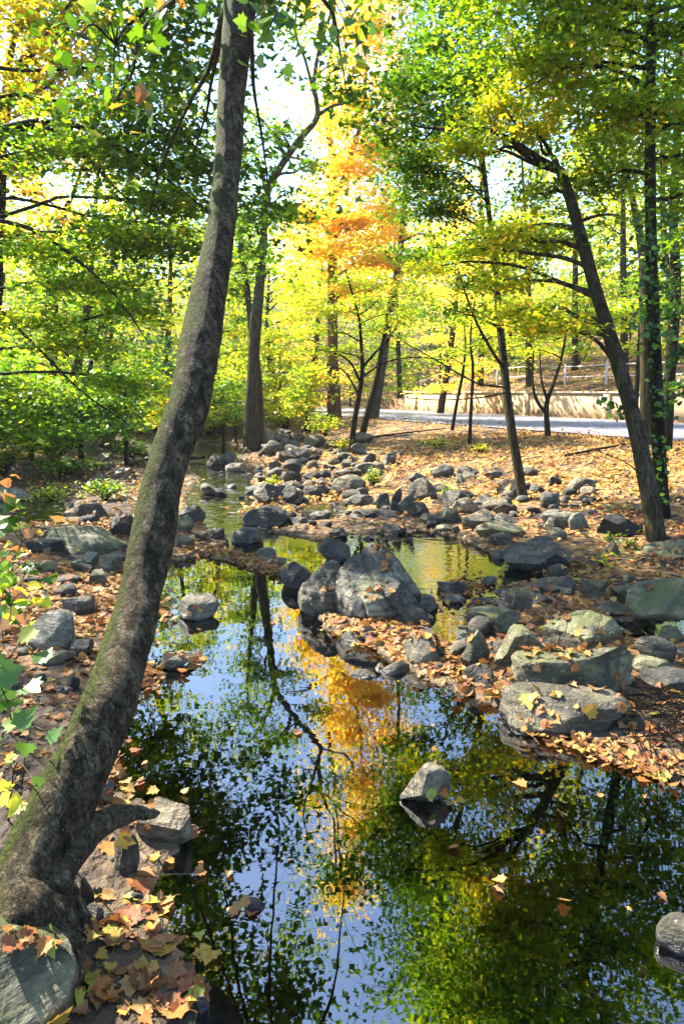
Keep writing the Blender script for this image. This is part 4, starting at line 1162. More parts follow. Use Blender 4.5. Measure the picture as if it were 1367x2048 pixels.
simple('leaning_tree', 'leaning smooth grey tree with a snapped top at the right of the photo', [(1312, 1084, 46, Y9), (1304, 1030, 40, Y9 + .02), (1292, 960, 39, Y9 + .1), (1276, 880, 37, Y9 + .25), (1256, 800, 34, Y9 + .45), (1236, 730, 33, Y9 + .65), (1212, 650, 30, Y9 + .85), (1190, 580, 28, Y9 + 1.05),
       (1168, 500, 27, Y9 + 1.3), (1146, 420, 25, Y9 + 1.5), (1130, 370, 24, Y9 + 1.65), (1120, 342, 22, Y9 + 1.7)],
       [B(1000, 210, Y9 + 1.5, 80, 45, .9, 90), B(920, 290, Y9 + 1.5, 60, 35, .8, 56), B(1060, 260, Y9 + 1.8, 60, 40, .8, 60), B(1010, 470, Y9 + 1.5, 80, 26, .8, 80), B(930, 500, Y9 + 1.4, 60, 22, .7, 50), B(1090, 490, Y9 + 1.8, 55, 28, .7, 50), B(1100, 650, Y9 + .7, 70, 30, .7, 70), B(1040, 620, Y9 + .7, 60, 22, .6, 46), B(1010, 560, Y9 + 1, 60, 20, .6, 40), B(860, 540, Y9 + 1.4, 50, 18, .6, 34), B(1180, 640, Y9 + 1.8, 60, 40, .7, 40), B(1070, 390, Y9 + 2, 70, 30, .8, 40)],
       'yellowgreen', 'grey', leaf=.072, per=20, sr=.27, shape=LOBE3, extra_limbs=ex, samples=90, sides=22, rough=.06)
Y10 = hit(1322, 1040)[1]
ex = [(tpx([(1300, 10, 9, Y10), (1240, 12, 8, Y10), (1180, 18, 6, Y10), (1120, 40, 4, Y10)])[0], .02, .008),
      (tpx([(1300, 120, 9, Y10), (1240, 95, 8, Y10), (1170, 85, 6, Y10), (1080, 100, 4, Y10)])[0], .018, .008),
      (tpx([(1300, 180, 9, Y10), (1230, 140, 8, Y10), (1150, 130, 6, Y10), (1020, 190, 4, Y10)])[0], .018, .006)]
ivy_t = simple('ivy_clad_tree', 'straight dark tree wound with ivy just behind the leaning grey tree', [(1326, 1042, 34, Y10), (1320, 960, 31, Y10), (1314, 850, 30, Y10), (1308, 720, 30, Y10), (1304, 600, 28, Y10), (1300, 450, 25, Y10), (1299, 300, 23, Y10), (1300, 150, 21, Y10), (1302, 0, 19, Y10), (1302, -250, 16, Y10), (1300, -600, 12, Y10)],
       [B(1130, 40, Y10, 90, 45, .9, 90), B(1230, 60, Y10 + .4, 70, 45, .9, 60), B(1060, 120, Y10, 70, 45, .8, 60), B(1150, 170, Y10 + .4, 80, 50, .9, 80), B(1340, 60, Y10 + .3, 50, 60, .8, 50), B(1230, 250, Y10 + .5, 60, 50, .8, 50), B(1345, 230, Y10 + .4, 40, 70, .7, 50), B(1080, -80, Y10, 130, 80, 1.4, 120), B(1250, -160, Y10, 130, 80, 1.4, 120),
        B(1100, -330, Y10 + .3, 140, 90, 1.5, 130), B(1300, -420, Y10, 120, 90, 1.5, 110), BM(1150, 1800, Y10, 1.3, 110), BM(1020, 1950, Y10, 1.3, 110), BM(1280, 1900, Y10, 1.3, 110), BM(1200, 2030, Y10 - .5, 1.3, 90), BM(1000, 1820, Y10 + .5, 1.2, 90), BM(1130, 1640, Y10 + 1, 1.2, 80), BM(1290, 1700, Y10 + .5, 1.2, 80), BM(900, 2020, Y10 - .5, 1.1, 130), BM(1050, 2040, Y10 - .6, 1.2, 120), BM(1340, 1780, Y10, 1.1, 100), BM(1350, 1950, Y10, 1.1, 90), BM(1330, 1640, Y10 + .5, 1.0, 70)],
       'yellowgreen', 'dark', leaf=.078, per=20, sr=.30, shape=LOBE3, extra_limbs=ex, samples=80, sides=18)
# ivy on the trunk (its own leaves, part of the tree's cladding)
iv = MB()
n = 400
vv = np.concatenate([rng.uniform(380, 1010, 200), rng.uniform(430, 700, 200)])
cx = np.interp(vv, [0, 300, 600, 850, 1040], [1302, 1299, 1304, 1314, 1326])
spread = np.where((vv > 430) & (vv < 720), 30, 11)
pos = np.array([at(c + rng.normal(0, s), v, Y10 - .12 + rng.uniform(-.14, .1)) for c, v, s in zip(cx, vv, spread)])
leaves(iv, pos, rng.uniform(.035, .075, n), HEART, .6, up=np.array([0, -1, .3]))
iv.build('ivy', LM['ivy'], ivy_t, attr=True)

simple('pale_barked_tree', 'light grey trunk standing between the leaning tree and the ivy-clad tree', [(1290, 880, 26, 15), (1290, 760, 25, 15), (1289, 640, 24, 15), (1285, 520, 20, 15), (1268, 420, 14, 15.2), (1250, 330, 12, 15.4), (1238, 230, 10, 15.6), (1225, 100, 8, 15.8), (1215, -100, 6, 16)],
       [B(1240, 330, 15, 60, 50, 1.2, 50), B(1180, 270, 15, 60, 50, 1.2, 60), B(1150, 350, 15.5, 60, 30, 1.2, 46), B(1230, 170, 15.5, 70, 50, 1.3, 60), B(1190, 40, 16, 70, 50, 1.4, 60)], 'yellowgreen', 'grey', leaf=.10, per=18, sr=.38)
simple('edge_tree', 'brownish trunk leaning right behind the ivy-clad tree at the right edge', [(1330, 900, 28, 13.5), (1336, 780, 26, 13.5), (1345, 660, 25, 13.5), (1350, 560, 22, 13.6), (1345, 430, 19, 13.7), (1352, 300, 17, 13.8), (1358, 120, 14, 14), (1360, -100, 10, 14)],
       [B(1350, 480, 13, 50, 60, 1, 60), B(1390, 330, 13, 60, 70, 1.2, 60), B(1350, 620, 13, 45, 50, 1, 44), B(1380, 150, 14, 60, 80, 1.2, 60), B(1400, 760, 12.5, 70, 50, 1, 40)], 'ivy', 'dark', leaf=.09, per=18, sr=.34)
simple('stout_sapling', 'short dark stem rising behind the leaning tree and the pale-barked tree', [(1268, 880, 12, 16), (1272, 780, 11, 16), (1278, 680, 9, 16), (1282, 600, 6, 16)],
       [B(1250, 610, 16, 60, 35, 1.2, 44), B(1290, 560, 16, 50, 30, 1.2, 40)], 'green', 'dark', leaf=.10, per=16, sr=.36)

# --- left hand trees
YL = 8.5
lx = at(-330, 900, YL)
def leftrunk(rows): return rows
ex = [(tpx([(-200, 420, 9, YL - .5), (-60, 285, 8, YL - .5), (40, 250, 6, YL - .5), (100, 245, 5, YL - .4), (190, 262, 4, YL - .3), (280, 318, 4, YL - .2), (350, 372, 4, YL), (420, 425, 3, YL)])[0], .055, .008),
      (tpx([(-60, 290, 8, YL - .5), (30, 262, 6, YL - .5), (100, 258, 4, YL), (170, 310, 4, YL), (240, 385, 3, YL), (300, 440, 3, YL)])[0], .03, .007),
      (tpx([(-200, 620, 9, YL - .6), (-40, 600, 8, YL - .6), (60, 680, 6, YL - .5), (160, 780, 5, YL - .5), (260, 850, 3, YL - .5)])[0], .03, .006),
      (tpx([(-100, 430, 9, YL - .6), (40, 450, 8, YL - .6), (130, 500, 6, YL - .5), (230, 590, 5, YL - .5), (300, 690, 3, YL - .5)])[0], .03, .006)]
P, rd = tpx([(-300, 1000, 70, YL), (-290, 800, 62, YL), (-270, 600, 56, YL), (-240, 400, 50, YL), (-220, 200, 42, YL), (-180, 0, 36, YL), (-150, -300, 28, YL), (-120, -600, 20, YL)])
P[0][2] = gz(P[0][0], P[0][1]) - .05
tree('overhanging_maple', 'green maple arching its long boughs into the photo from beyond the left edge', 'tree', None, P, rd,
     [B(90, 300, YL - .3, 80, 40, .9, 60), B(230, 300, YL, 80, 45, .9, 80), B(330, 400, YL + .2, 70, 45, .9, 80), B(250, 200, YL + .3, 80, 50, 1, 80), B(340, 290, YL + .5, 60, 50, .9, 60), B(240, 470, YL, 90, 35, .9, 80), B(80, 500, YL - .3, 90, 35, .9, 90), B(180, 570, YL, 90, 35, .9, 90),
      B(60, 640, YL - .5, 90, 30, .8, 80), B(280, 620, YL, 60, 34, .8, 60), B(160, 690, YL - .3, 90, 28, .8, 70), B(240, 760, YL - .2, 60, 28, .8, 50), B(60, 770, YL, 80, 30, .8, 60), B(350, 140, YL + .8, 60, 60, 1, 60), B(390, 330, YL + 1.5, 40, 70, 1, 50),
      B(150, -90, YL + .5, 130, 70, 1.4, 110), B(20, -260, YL + .5, 150, 80, 1.5, 120), B(250, -330, YL + .5, 140, 80, 1.5, 110), BM(250, 1640, YL + 2, 1.4, 90), BM(420, 1480, YL + 3, 1.3, 70)] + [(np.array(c_), (1.8, 1.8, 1.0), 130) for c_ in [(-7.5, 9.5, 5.6), (-9.5, 12, 6.2), (-6.5, 7, 6.2), (-9, 8, 6.6), (-7.5, 12.5, 7.2)]],  # last five crown masses, out of view, added to shade the left bank
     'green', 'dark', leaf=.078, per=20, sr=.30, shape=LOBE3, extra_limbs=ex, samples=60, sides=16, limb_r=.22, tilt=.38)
Yg = 11
P, rd = tpx([(-40, 960, 50, Yg), (-30, 800, 44, Yg), (-15, 600, 40, Yg), (-5, 400, 36, Yg), (5, 240, 30, Yg), (45, 130, 24, Yg - .3), (95, 70, 18, Yg - .6), (120, 40, 14, Yg - .8), (180, -60, 10, Yg - 1), (240, -260, 8, Yg - 1)])
P[0][2] = gz(P[0][0], P[0][1]) - .05
ex = [(tpx([(95, 75, 9, Yg - .6), (140, 65, 8, Yg - .7), (180, 80, 5, Yg - .8)])[0], .05, .02), (tpx([(5, 240, 9, Yg), (20, 120, 8, Yg), (40, 20, 6, Yg), (50, -120, 6, Yg)])[0], .06, .03),
      (tpx([(45, 130, 9, Yg - .3), (80, 175, 8, Yg - .6), (130, 240, 6, Yg - 1), (190, 330, 4, Yg - 1.2)])[0], .035, .01)]
tree('crooked_tree', 'crooked dark tree with olive and gold leaves filling the upper left corner', 'tree', None, P, rd,
     [B(60, 40, Yg - .5, 90, 50, 1.2, 110), B(180, 40, Yg - 1, 70, 50, 1.2, 80), B(50, 170, Yg - .5, 80, 50, 1.1, 90), B(140, 130, Yg - 1, 60, 50, 1, 70), B(30, 330, Yg, 60, 60, 1, 70), B(120, 220, Yg, 60, 40, 1, 50), B(40, -90, Yg, 120, 70, 1.6, 110), B(260, -120, Yg - .5, 110, 60, 1.6, 80), B(340, -240, Yg, 100, 80, 1.6, 80), B(40, 470, Yg, 80, 40, 1, 60)],
     'olive', 'dark', leaf=.085, per=20, sr=.34, extra_limbs=ex, samples=60, sides=16, limb_r=.25)
G = hit(128, 880)
YA = G[1]
for lab, rws, bls, lm in [
    ('dark leaning trunk in the left shade, thickest of the close three', [(122, 882, 32), (132, 820, 28), (148, 760, 24), (165, 680, 18), (180, 560, 14), (190, 430, 10), (200, 300, 7)], [(110, 640, 80, 40, 80), (220, 600, 70, 40, 70), (170, 500, 80, 40, 70), (90, 740, 70, 24, 40), (230, 420, 60, 50, 50)], 'yellowgreen'),
    ('thin dark trunk leaning right in the left shade', [(136, 925, 16), (150, 860, 14), (165, 800, 12), (182, 730, 9), (200, 650, 6)], [(210, 690, 60, 26, 50), (250, 740, 50, 22, 40), (180, 640, 60, 30, 40)], 'green'),
    ('far left dark trunk half lost in leaves', [(92, 868, 22), (100, 800, 20), (106, 740, 18), (112, 660, 13), (110, 540, 9)], [(60, 600, 70, 50, 70), (40, 720, 60, 40, 50), (30, 820, 50, 20, 34), (120, 560, 60, 40, 50)], 'green')]:
    simple('shaded_tree', lab, [(u, v, w, YA) for u, v, w in rws], [B(u, v, YA, a, b, 1.3, n) for u, v, a, b, n in bls], lm, 'dark', leaf=.10, per=18, sr=.40)
simple('pale_distant_tree', 'tall pale trunk leaning right through the leaves behind the left canopy', [(205, 850, 22, 24), (222, 600, 20, 24), (235, 470, 19, 24), (258, 370, 17, 24), (280, 255, 15, 24), (300, 150, 12, 24), (322, 50, 8, 24), (330, -60, 6, 24)],
       [B(300, 330, 24, 60, 60, 2, 50), B(360, 220, 24, 60, 60, 2, 40), B(250, 560, 24, 90, 60, 2, 90), B(340, 470, 24, 60, 60, 2, 70), B(310, 640, 24, 70, 50, 2, 80)], 'yellowgreen', 'grey', leaf=.15, per=16, sr=.5, twig=False)
simple('orange_tree', 'distant tree with glowing golden leaves behind the left canopy', [(95, 850, 20, 27), (100, 600, 18, 27), (120, 450, 14, 27), (150, 380, 9, 27), (175, 300, 6, 27)],
       [B(60, 380, 27, 60, 50, 2, 80), B(140, 440, 27, 60, 50, 2, 80), B(190, 330, 27, 50, 60, 2, 50), B(90, 280, 27, 70, 50, 2, 70), B(60, 500, 27, 60, 40, 2, 50)], 'gold', 'dark', leaf=.17, per=16, sr=.55, twig=False)

# --- rear trees that close the view; each its own crown
far = [
    # u, v of the foot, Y, top v, leaf, label
    (420, 850, 30, 430, 'yellowgreen', 'bright yellow-green tree behind the leaning sycamore'),
    (560, 845, 33, 520, 'yellowgreen', 'bright yellow-green tree behind the forked tree'),
    (330, 850, 34, 380, 'teal', 'cool blue-green tree at the end of the stream'),
    (140, 850, 32, 430, 'green', 'green tree deep in the left woods'),
    (10, 850, 28, 430, 'yellowgreen', 'yellow-green tree deep in the left woods at the photo edge'),
    (620, 830, 38, 400, 'gold', 'pale gold tree behind the orange-gold maple'),
    (880, 800, 36, 330, 'gold', 'golden tree beyond the left end of the wall'),
    (960, 760, 40, 150, 'yellowgreen', 'tall yellow-green tree on the bank above the wall'),
    (1060, 730, 36, 260, 'yellowgreen', 'yellow-green tree above the fence, right of the slender grey tree'),
    (1150, 720, 38, 180, 'green', 'green tree on the bank behind the leaning tree'),
    (1250, 720, 34, 120, 'yellowgreen', 'yellow-green tree on the bank behind the ivy-clad tree'),
    (1350, 720, 34, 60, 'green', 'green tree on the bank at the right edge'),
    (1010, 740, 46, 420, 'teal', 'blue-green evergreen beyond the end of the fence'),
    (800, 800, 48, 380, 'green', 'green tree far down the drive'),
    (500, 845, 40, 430, 'green', 'tall green tree far behind the stream bend'),
    (250, 850, 44, 330, 'yellowgreen', 'tall pale yellow-green tree far left beyond the stream'),
]
for q, (u, v, Y, vt, lm, lab) in enumerate(far):
    h = (v - vt)
    n = 9
    bls = []
    for k in range(n):
        f_ = (k + .5) / n
        wv = 95 * 30 / Y * (1 - .45 * f_)
        bls.append(B(u + rng.uniform(-1, 1) * wv, v - h * (.12 + .86 * f_), Y + rng.uniform(-2, 2), wv * .9, max(30, h / n * .9), 2.4, 50))
    bls.append(B(u, v - 25, Y, 75 * 30 / Y, 25, 2, 50))
    b0 = at(u, v, Y); b0[2] = gz(b0[0], b0[1]) - .1
    tp_ = at(u + rng.uniform(-30, 30), vt + 30, Y)
    md = (b0 + tp_) / 2 + [rng.uniform(-.5, .5), 0, 0]
    tree('woodland_tree', lab, 'tree', 'trees closing the view', np.array([b0, md, tp_]), np.array([.2, .13, .04]), bls, lm, 'dark', .19, 15, .55, twig=False, samples=20, sides=9)

under = [
    (470, 842, 27, 'yellowgreen', 130, 'rounded bright green understory tree between sycamore and forked tree'), (560, 838, 29, 'yellowgreen', 150, 'bright understory tree just right of the forked tree'),
    (612, 842, 26, 'yellow', 110, 'small yellow understory tree left of the golden maple'), (700, 800, 48, 'yellow', 120, 'small yellow tree standing beyond the bend of the drive'),
    (400, 845, 31, 'green', 150, 'green understory tree over the far end of the stream'), (330, 838, 30, 'teal', 110, 'dark blue-green evergreen bush at the end of the stream'),
    (280, 845, 26, 'green', 150, 'green understory tree left of the sycamore, beyond the shingle'), (215, 845, 27, 'yellowgreen', 140, 'yellow-green understory tree behind the shaded trunks'),
    (150, 845, 25, 'green', 120, 'green understory tree behind the thickest shaded trunk'), (70, 850, 22, 'yellowgreen', 150, 'bright understory tree behind the far left dark trunk'), (0, 850, 20, 'green', 160, 'green understory tree at the left edge'),
    (-80, 860, 17, 'green', 180, 'green understory tree cut off by the left edge'),
    (250, 872, 17, 'darkgreen', 130, 'dark green understory tree at the bank just left of the sycamore'), (60, 885, 15, 'green', 130, 'green understory tree low at the left behind the yellow-tipped bush'),
    (160, 885, 16, 'darkgreen', 110, 'dark understory tree between the shaded trunks and the shingle'), (-40, 900, 13, 'darkgreen', 190, 'dark understory tree cut off at the left edge behind the side pool'),
    (310, 862, 22, 'yellowgreen', 110, 'bright understory tree touching the left side of the sycamore'), (445, 850, 24, 'green', 90, 'small green understory tree right of the sycamore over the stream'),
    (880, 742, 52, 'teal', 90, 'blue-green evergreen beyond the left end of the fence'), (960, 735, 48, 'yellowgreen', 120, 'yellow-green bush tree above the fence'), (1060, 715, 42, 'green', 110, 'green bush tree on top of the leafy slope'),
    (1160, 705, 40, 'yellowgreen', 110, 'yellow-green bush tree on top of the leafy slope'), (1260, 700, 38, 'green', 120, 'green bush tree at the top of the slope near the right edge'), (1350, 700, 38, 'yellowgreen', 130, 'yellow-green bush tree at the top of the slope at the right edge'),
    (770, 790, 60, 'green', 100, 'green tree at the far end of the drive'),
]
for (u, v, Y, lm, hp, lab) in under:
    b0 = at(u, v, Y); b0[2] = gz(b0[0], b0[1]) - .1
    w_ = hp * .62
    bls = [B(u + rng.uniform(-.4, .4) * w_, v - hp * f_, Y + rng.uniform(-1, 1), w_ * (.75 - .35 * abs(f_ - .5)), hp * .17, 1.4, 50) for f_ in (.18, .36, .54, .74, .92)]
    tp_ = at(u, v - hp * .95, Y)
    tree('understory_tree', lab, 'tree', 'low trees and bushes under the canopy', np.array([b0, (b0 + tp_) / 2, tp_]), np.array([.07, .05, .02]), bls, lm, 'dark', .15, 15, .45, twig=False, samples=14, sides=7)

# the wood beyond, one mass
mb = MB(); n = 6500
ang = rng.uniform(-44, 44, n); ang[: n // 6] = rng.uniform(-70, 70, n // 6)
r = rng.uniform(50, 76, n)
x = r * np.sin(np.radians(ang)); y = r * np.cos(np.radians(ang))
gz_ = ground_z(x, y)
hmax = 10.5 + 4 * fbm(np.stack([x * .12, y * .12, x * 0], 1), 3, 4)
C = np.stack([x, y, gz_ + rng.uniform(0, 1, n) ** .8 * hmax], 1)
per = 13
k = np.repeat(np.arange(n), per)
P_ = C[k] + rng.normal(0, 1, (n * per, 3)) * [.9, .9, .35]
clump = np.clip(.5 + .9 * fbm(C * [.09, .09, .12], 3, 12), 0, 1)
leaves(mb, P_, rng.uniform(.25, .46, n * per), KITE, .5, rnd=np.clip(clump[k] * .75 + rng.uniform(-.1, .35, n * per), 0, 1))
wood = mb.build('distant_wood', LM['yellowgreen'], attr=True)
tag(wood, 'mass of yellow-green autumn woodland closing the view behind the trees', 'woodland', kind='stuff')

# ------------------------------------------------------------------ shrubs and low plants
def shrub(name, label, u, v, w_px, h_px, lm, n, leaf=.06, per=10, shape=KITE, group=None, cat='shrub', Y=None):
    G = hit(u, v) if Y is None else at(u, v, Y)
    D = G[1]
    root = empty(name, tuple(G), label, cat, group)
    W = w_px / F * D / 2; H = h_px / F * D
    st = MB(); fo = MB()
    for k in range(n):
        a = rng.uniform(0, 2 * math.pi); q = rng.uniform(.1, 1) ** .7
        tipp = G + np.array([math.cos(a) * W * q, math.sin(a) * W * .7 * q, H * rng.uniform(.35, 1) * (1 - .35 * q)])
        mid = (G + tipp) / 2 + [0, 0, .15 * H]
        L_ = spline([G + rng.normal(0, .02, 3) * [1, 1, 0], mid, tipp], 6)
        tube(st, L_, np.linspace(.006, .002, 6), 4, cap=False)
        m = per
        t = rng.integers(2, 6, m)
        leaves(fo, L_[t] + rng.normal(0, leaf * 1.1, (m, 3)) * [1, 1, .6], leaf * rng.uniform(.6, 1.2, m), shape, .5)
    st.build('stem', BK['black'], root)
    fo.build('foliage', LM[lm], root, attr=True)
    return root
for args in [
    ('shrub', 'low yellow-green bush at the water line left of the double trunk', 440, 868, 90, 60, 'yellowgreen', 60, .12, 12),
    ('shrub', 'bright yellow-green bush right of the double trunk', 570, 862, 110, 70, 'yellowgreen', 70, .12, 12),
    ('shrub', 'loose green bush at the foot of the golden maple', 650, 872, 90, 50, 'yellowgreen', 40, .10, 12),
    ('shrub', 'dark green bush on the far shore seen over the stream', 400, 872, 60, 50, 'green', 50, .12, 12),
    ('shrub', 'leafy green bush in the left shade behind the shingle', 215, 895, 170, 110, 'green', 120, .09, 12),
    ('shrub', 'dark bush at the foot of the shaded trunks', 110, 925, 190, 100, 'darkgreen', 120, .08, 12),
    ('shrub', 'yellow-tipped bush at the left edge under the shaded trunks', 10, 955, 170, 100, 'green', 100, .07, 12),
    ('shrub', 'green bush right of the shaded trunks touching the sycamore', 285, 862, 70, 60, 'yellowgreen', 50, .10, 12),
    ('shrub', 'dark low bush beside the left shingle, touching the sycamore', 265, 918, 100, 50, 'darkgreen', 50, .08, 12),
    ('shrub', 'dark low bush spreading along the edge of the left side pool', 130, 955, 170, 56, 'darkgreen', 70, .07, 12),
    ('low_plant', 'low spreading green plant hanging over the left bank stones', 210, 1000, 120, 46, 'green', 34, .06, 12),
    ('low_plant', 'low plant with yellow leaves over the dark side pool', 110, 1000, 110, 46, 'yellow', 26, .06, 10),
    ('low_plant', 'small leafy plant on the bank behind the tan-faced boulder', 745, 975, 50, 46, 'green', 24, .045, 12),
    ('low_plant', 'tuft of green in the rocks right of the broad peaked boulder', 895, 992, 40, 26, 'green', 18, .035, 10),
    ('low_plant', 'ferny yellow-green tuft at the stream edge', 545, 975, 34, 26, 'yellowgreen', 18, .045, 10),
    ('low_plant', 'green tuft between the far bank boulders', 596, 948, 24, 20, 'green', 14, .045, 10),
    ('low_plant', 'yellow-green tuft at the foot of the dark sapling', 682, 905, 44, 40, 'yellowgreen', 22, .06, 10),
    ('low_plant', 'green tuft at the foot of the double trunk', 470, 920, 34, 16, 'green', 14, .05, 10),
    ('low_plant', 'grassy weed patch in the leaves under the thin saplings', 870, 895, 90, 18, 'yellowgreen', 40, .05, 8),
    ('low_plant', 'weed patch at the foot of the small dark sapling', 960, 905, 50, 20, 'yellowgreen', 24, .05, 8),
    ('seedling', 'bright green seedling below the jet black boulder, right of two', 1252, 1098, 34, 34, 'palegreen', 7, .055, 4, HEART),
    ('seedling', 'bright green seedling below the jet black boulder, left of two', 1220, 1088, 22, 24, 'palegreen', 5, .045, 4, HEART),
    ('seedling', 'seedling with one yellow leaf on the right bank', 1200, 1135, 40, 28, 'yellowgreen', 6, .05, 4, HEART),
    ('seedling', 'two-leaved green seedling growing on the great mossy slab', 1104, 1285, 40, 40, 'palegreen', 4, .05, 2, HEART),
    ('seedling', 'thin green sprigs at the foot of the sycamore', 45, 1900, 80, 60, 'palegreen', 10, .02, 7, KITE),
]:
    if args[0] == 'shrub': shrub(*args)
    else: shrub(*args, cat='plant')

# ivy twigs reaching out at the right edge
for lab, pts in [('dark-leaved twig reaching left in front of the wall from the leaning tree', [(1290, 845, 8.2), (1250, 822, 8.1), (1205, 805, 8.0)]),
                 ('dark-leaved twig hanging at the right edge above the road', [(1400, 780, 7.8), (1355, 790, 7.8), (1325, 830, 7.8)]),
                 ('dark-leaved twig at the right edge beside the trunks', [(1400, 690, 7.8), (1360, 705, 7.8), (1335, 730, 7.8)])]:
    A_ = np.array([at(*p) for p in pts])
    root = empty('ivy_twig', tuple(A_[0]), lab, 'plant')
    m = MB(); tube(m, spline(A_, 10), np.linspace(.008, .003, 10), 5); m.build('stem', BK['black'], root)
    m = MB(); q = spline(A_, 26); leaves(m, np.repeat(q[4:], 2, 0) + rng.normal(0, .045, (44, 3)), .07, HEART, .7, up=np.array([0, -.6, .5])); m.build('foliage', LM['ivy'], root, attr=True)

# near left plants
def big_plant(name, label, base, stems, lm, size, shape, nper=1, up=(-.0, -.45, .8), spread=.02, thick=.004, droop=0):
    root = empty(name, tuple(base), label, 'plant')
    st = MB(); fo = MB()
    nodes = [np.array(base, float)]
    cs = sorted([at(*q) for q in stems], key=lambda c: np.linalg.norm(c - nodes[0]))
    for c in cs:
        a = min(nodes, key=lambda p: np.linalg.norm(p - c))
        mid = (a + c) / 2 + np.array([rng.uniform(-.01, .01), 0, .15 * np.linalg.norm(a - c)])
        tube(st, spline([a, mid, c], 8), np.linspace(thick if a is nodes[0] else thick * .5, .0012, 8), 5, cap=False)
        nodes += [mid, c]
        leaves(fo, c + rng.normal(0, spread, (nper, 3)), size * rng.uniform(.8, 1.15, nper), shape, .35, up=np.array(up), curl=.6)
    st.build('stem', BK['root'], root)
    fo.build('foliage', LM[lm], root, attr=True)
    return root
b0 = hit(40, 1640)
big_plant('maple_seedling', 'bright green broad-leaved seedling at the left edge beside the sycamore', b0,
          [(48, 1275, 1.75), (20, 1315, 1.7), (70, 1312, 1.72), (50, 1352, 1.68), (5, 1380, 1.7), (62, 1395, 1.7), (22, 1400, 1.68), (-10, 1330, 1.7), (25, 1450, 1.7), (95, 1462, 1.8), (5, 1475, 1.7)], 'palegreen', .068, MAPLE)
big_plant('maple_seedling', 'yellow-green small-leaved seedling below the broad-leaved one at the left edge', b0 + [-.02, -.05, 0],
          [(12, 1530, 1.7), (32, 1545, 1.7), (8, 1568, 1.68), (20, 1600, 1.66), (5, 1625, 1.66), (75, 1570, 1.75), (35, 1510, 1.7)], 'yellowgreen', .045, MAPLE)
b1 = hit(-40, 1420)
big_plant('withered_plant', 'drooping twig of withered tan leaves at the left edge', b1,
          [(106, 1040, 2.2), (88, 1048, 2.2), (60, 1058, 2.2), (72, 1075, 2.2), (45, 1085, 2.2), (52, 1105, 2.2), (30, 1065, 2.2), (10, 960, 2.3), (18, 985, 2.3), (28, 945, 2.3), (5, 1000, 2.2), (8, 1095, 2.1), (14, 1130, 2.1), (2, 1115, 2.1), (60, 1130, 2.1), (36, 1190, 2.0), (20, 1240, 1.9), (45, 1255, 1.9)], 'tan', .042, HEART, 1, up=(.1, -.9, -.1), spread=.015)
big_plant('vine', 'leafy green and yellow vine mat above the pale boulder at the left edge', hit(10, 1310) + [0, 0, .02],
          [(rng.uniform(-20, 85), rng.uniform(1120, 1235), rng.uniform(1.95, 2.3)) for _ in range(34)], 'green', .042, HEART, 2, spread=.03, thick=.003)
big_plant('leafy_sprig', 'light green sprig of pointed leaves at the left edge above the tan leaves', b1,
          [(8, 1012, 2.2), (25, 1022, 2.2), (38, 1030, 2.2), (12, 1040, 2.2), (0, 1060, 2.2), (20, 1055, 2.15), (5, 1030, 2.2), (28, 1045, 2.2)], 'palegreen', .065, KITE, 2, spread=.02)

# fallen logs and sticks
def log(name, label, pts, r0, r1, bk='dark', cat='log', rough=.15):
    root_p = pts[0]
    m = MB(); tube(m, spline(pts, 30), np.linspace(r0, r1, 30), 12, rough, seed=4)
    o = m.build(name, BK[bk], smooth=True, loc=root_p)
    return tag(o, label, cat)
def gp(u, v, dz=.04):
    h_ = hit(u, v); return h_ + [0, 0, dz]
log('fallen_log', 'brown fallen log lying across the stones far left of the stream', [gp(205, 896, .15), gp(250, 903, .15), gp(292, 916, .1)], .16, .08, 'brown')
log('fallen_log', 'mossy curved log lying in the shadow on the leafy slope', [gp(1130, 918), gp(1190, 903), gp(1250, 893)], .03, .02)
log('fallen_branch', 'thin fallen branch on the sunlit leaves behind the dark sapling', [gp(740, 878), gp(820, 868), gp(890, 860)], .03, .015, cat='branch')
log('stick', 'pale bare stick propped against the long sloping dark rock', [gp(918, 975, .12), gp(930, 986, .12), gp(944, 1002, .1)], .014, .008, 'root', 'stick')
log('fallen_branch', 'short dark branch across the water by the far stream bend', [at(380, 912, 19) * [1, 1, 0] + [0, 0, .1], at(410, 914, 19) * [1, 1, 0] + [0, 0, .12]], .05, .04, cat='branch')

# heap of twigs on the right shore
root = empty('twig_heap', tuple(hit(1300, 1440)), 'tangled heap of thin brown twigs under the leaves at the right edge', 'twigs')
m = MB()
for k in range(75):
    c = hit(rng.uniform(1265, 1400), rng.uniform(1400, 1510)) + [0, 0, rng.uniform(.01, .07)]
    a = rng.uniform(0, 2 * math.pi); l = rng.uniform(.06, .22)
    d = np.array([math.cos(a) * l, math.sin(a) * l, rng.uniform(-.03, .05)])
    tube(m, spline([c - d, c + rng.normal(0, .012, 3), c + d], 5), rng.uniform(.0015, .0035), 4, cap=False)
m.build('twigs', BK['black'], root)

# ------------------------------------------------------------------ fallen leaves
UPV = Vector((0, 0, 1))
def drop(x, y):
    hit_ = BVH.ray_cast(Vector((x, y, 12)), Vector((0, 0, -1)))
    return hit_          # loc, normal, index, dist

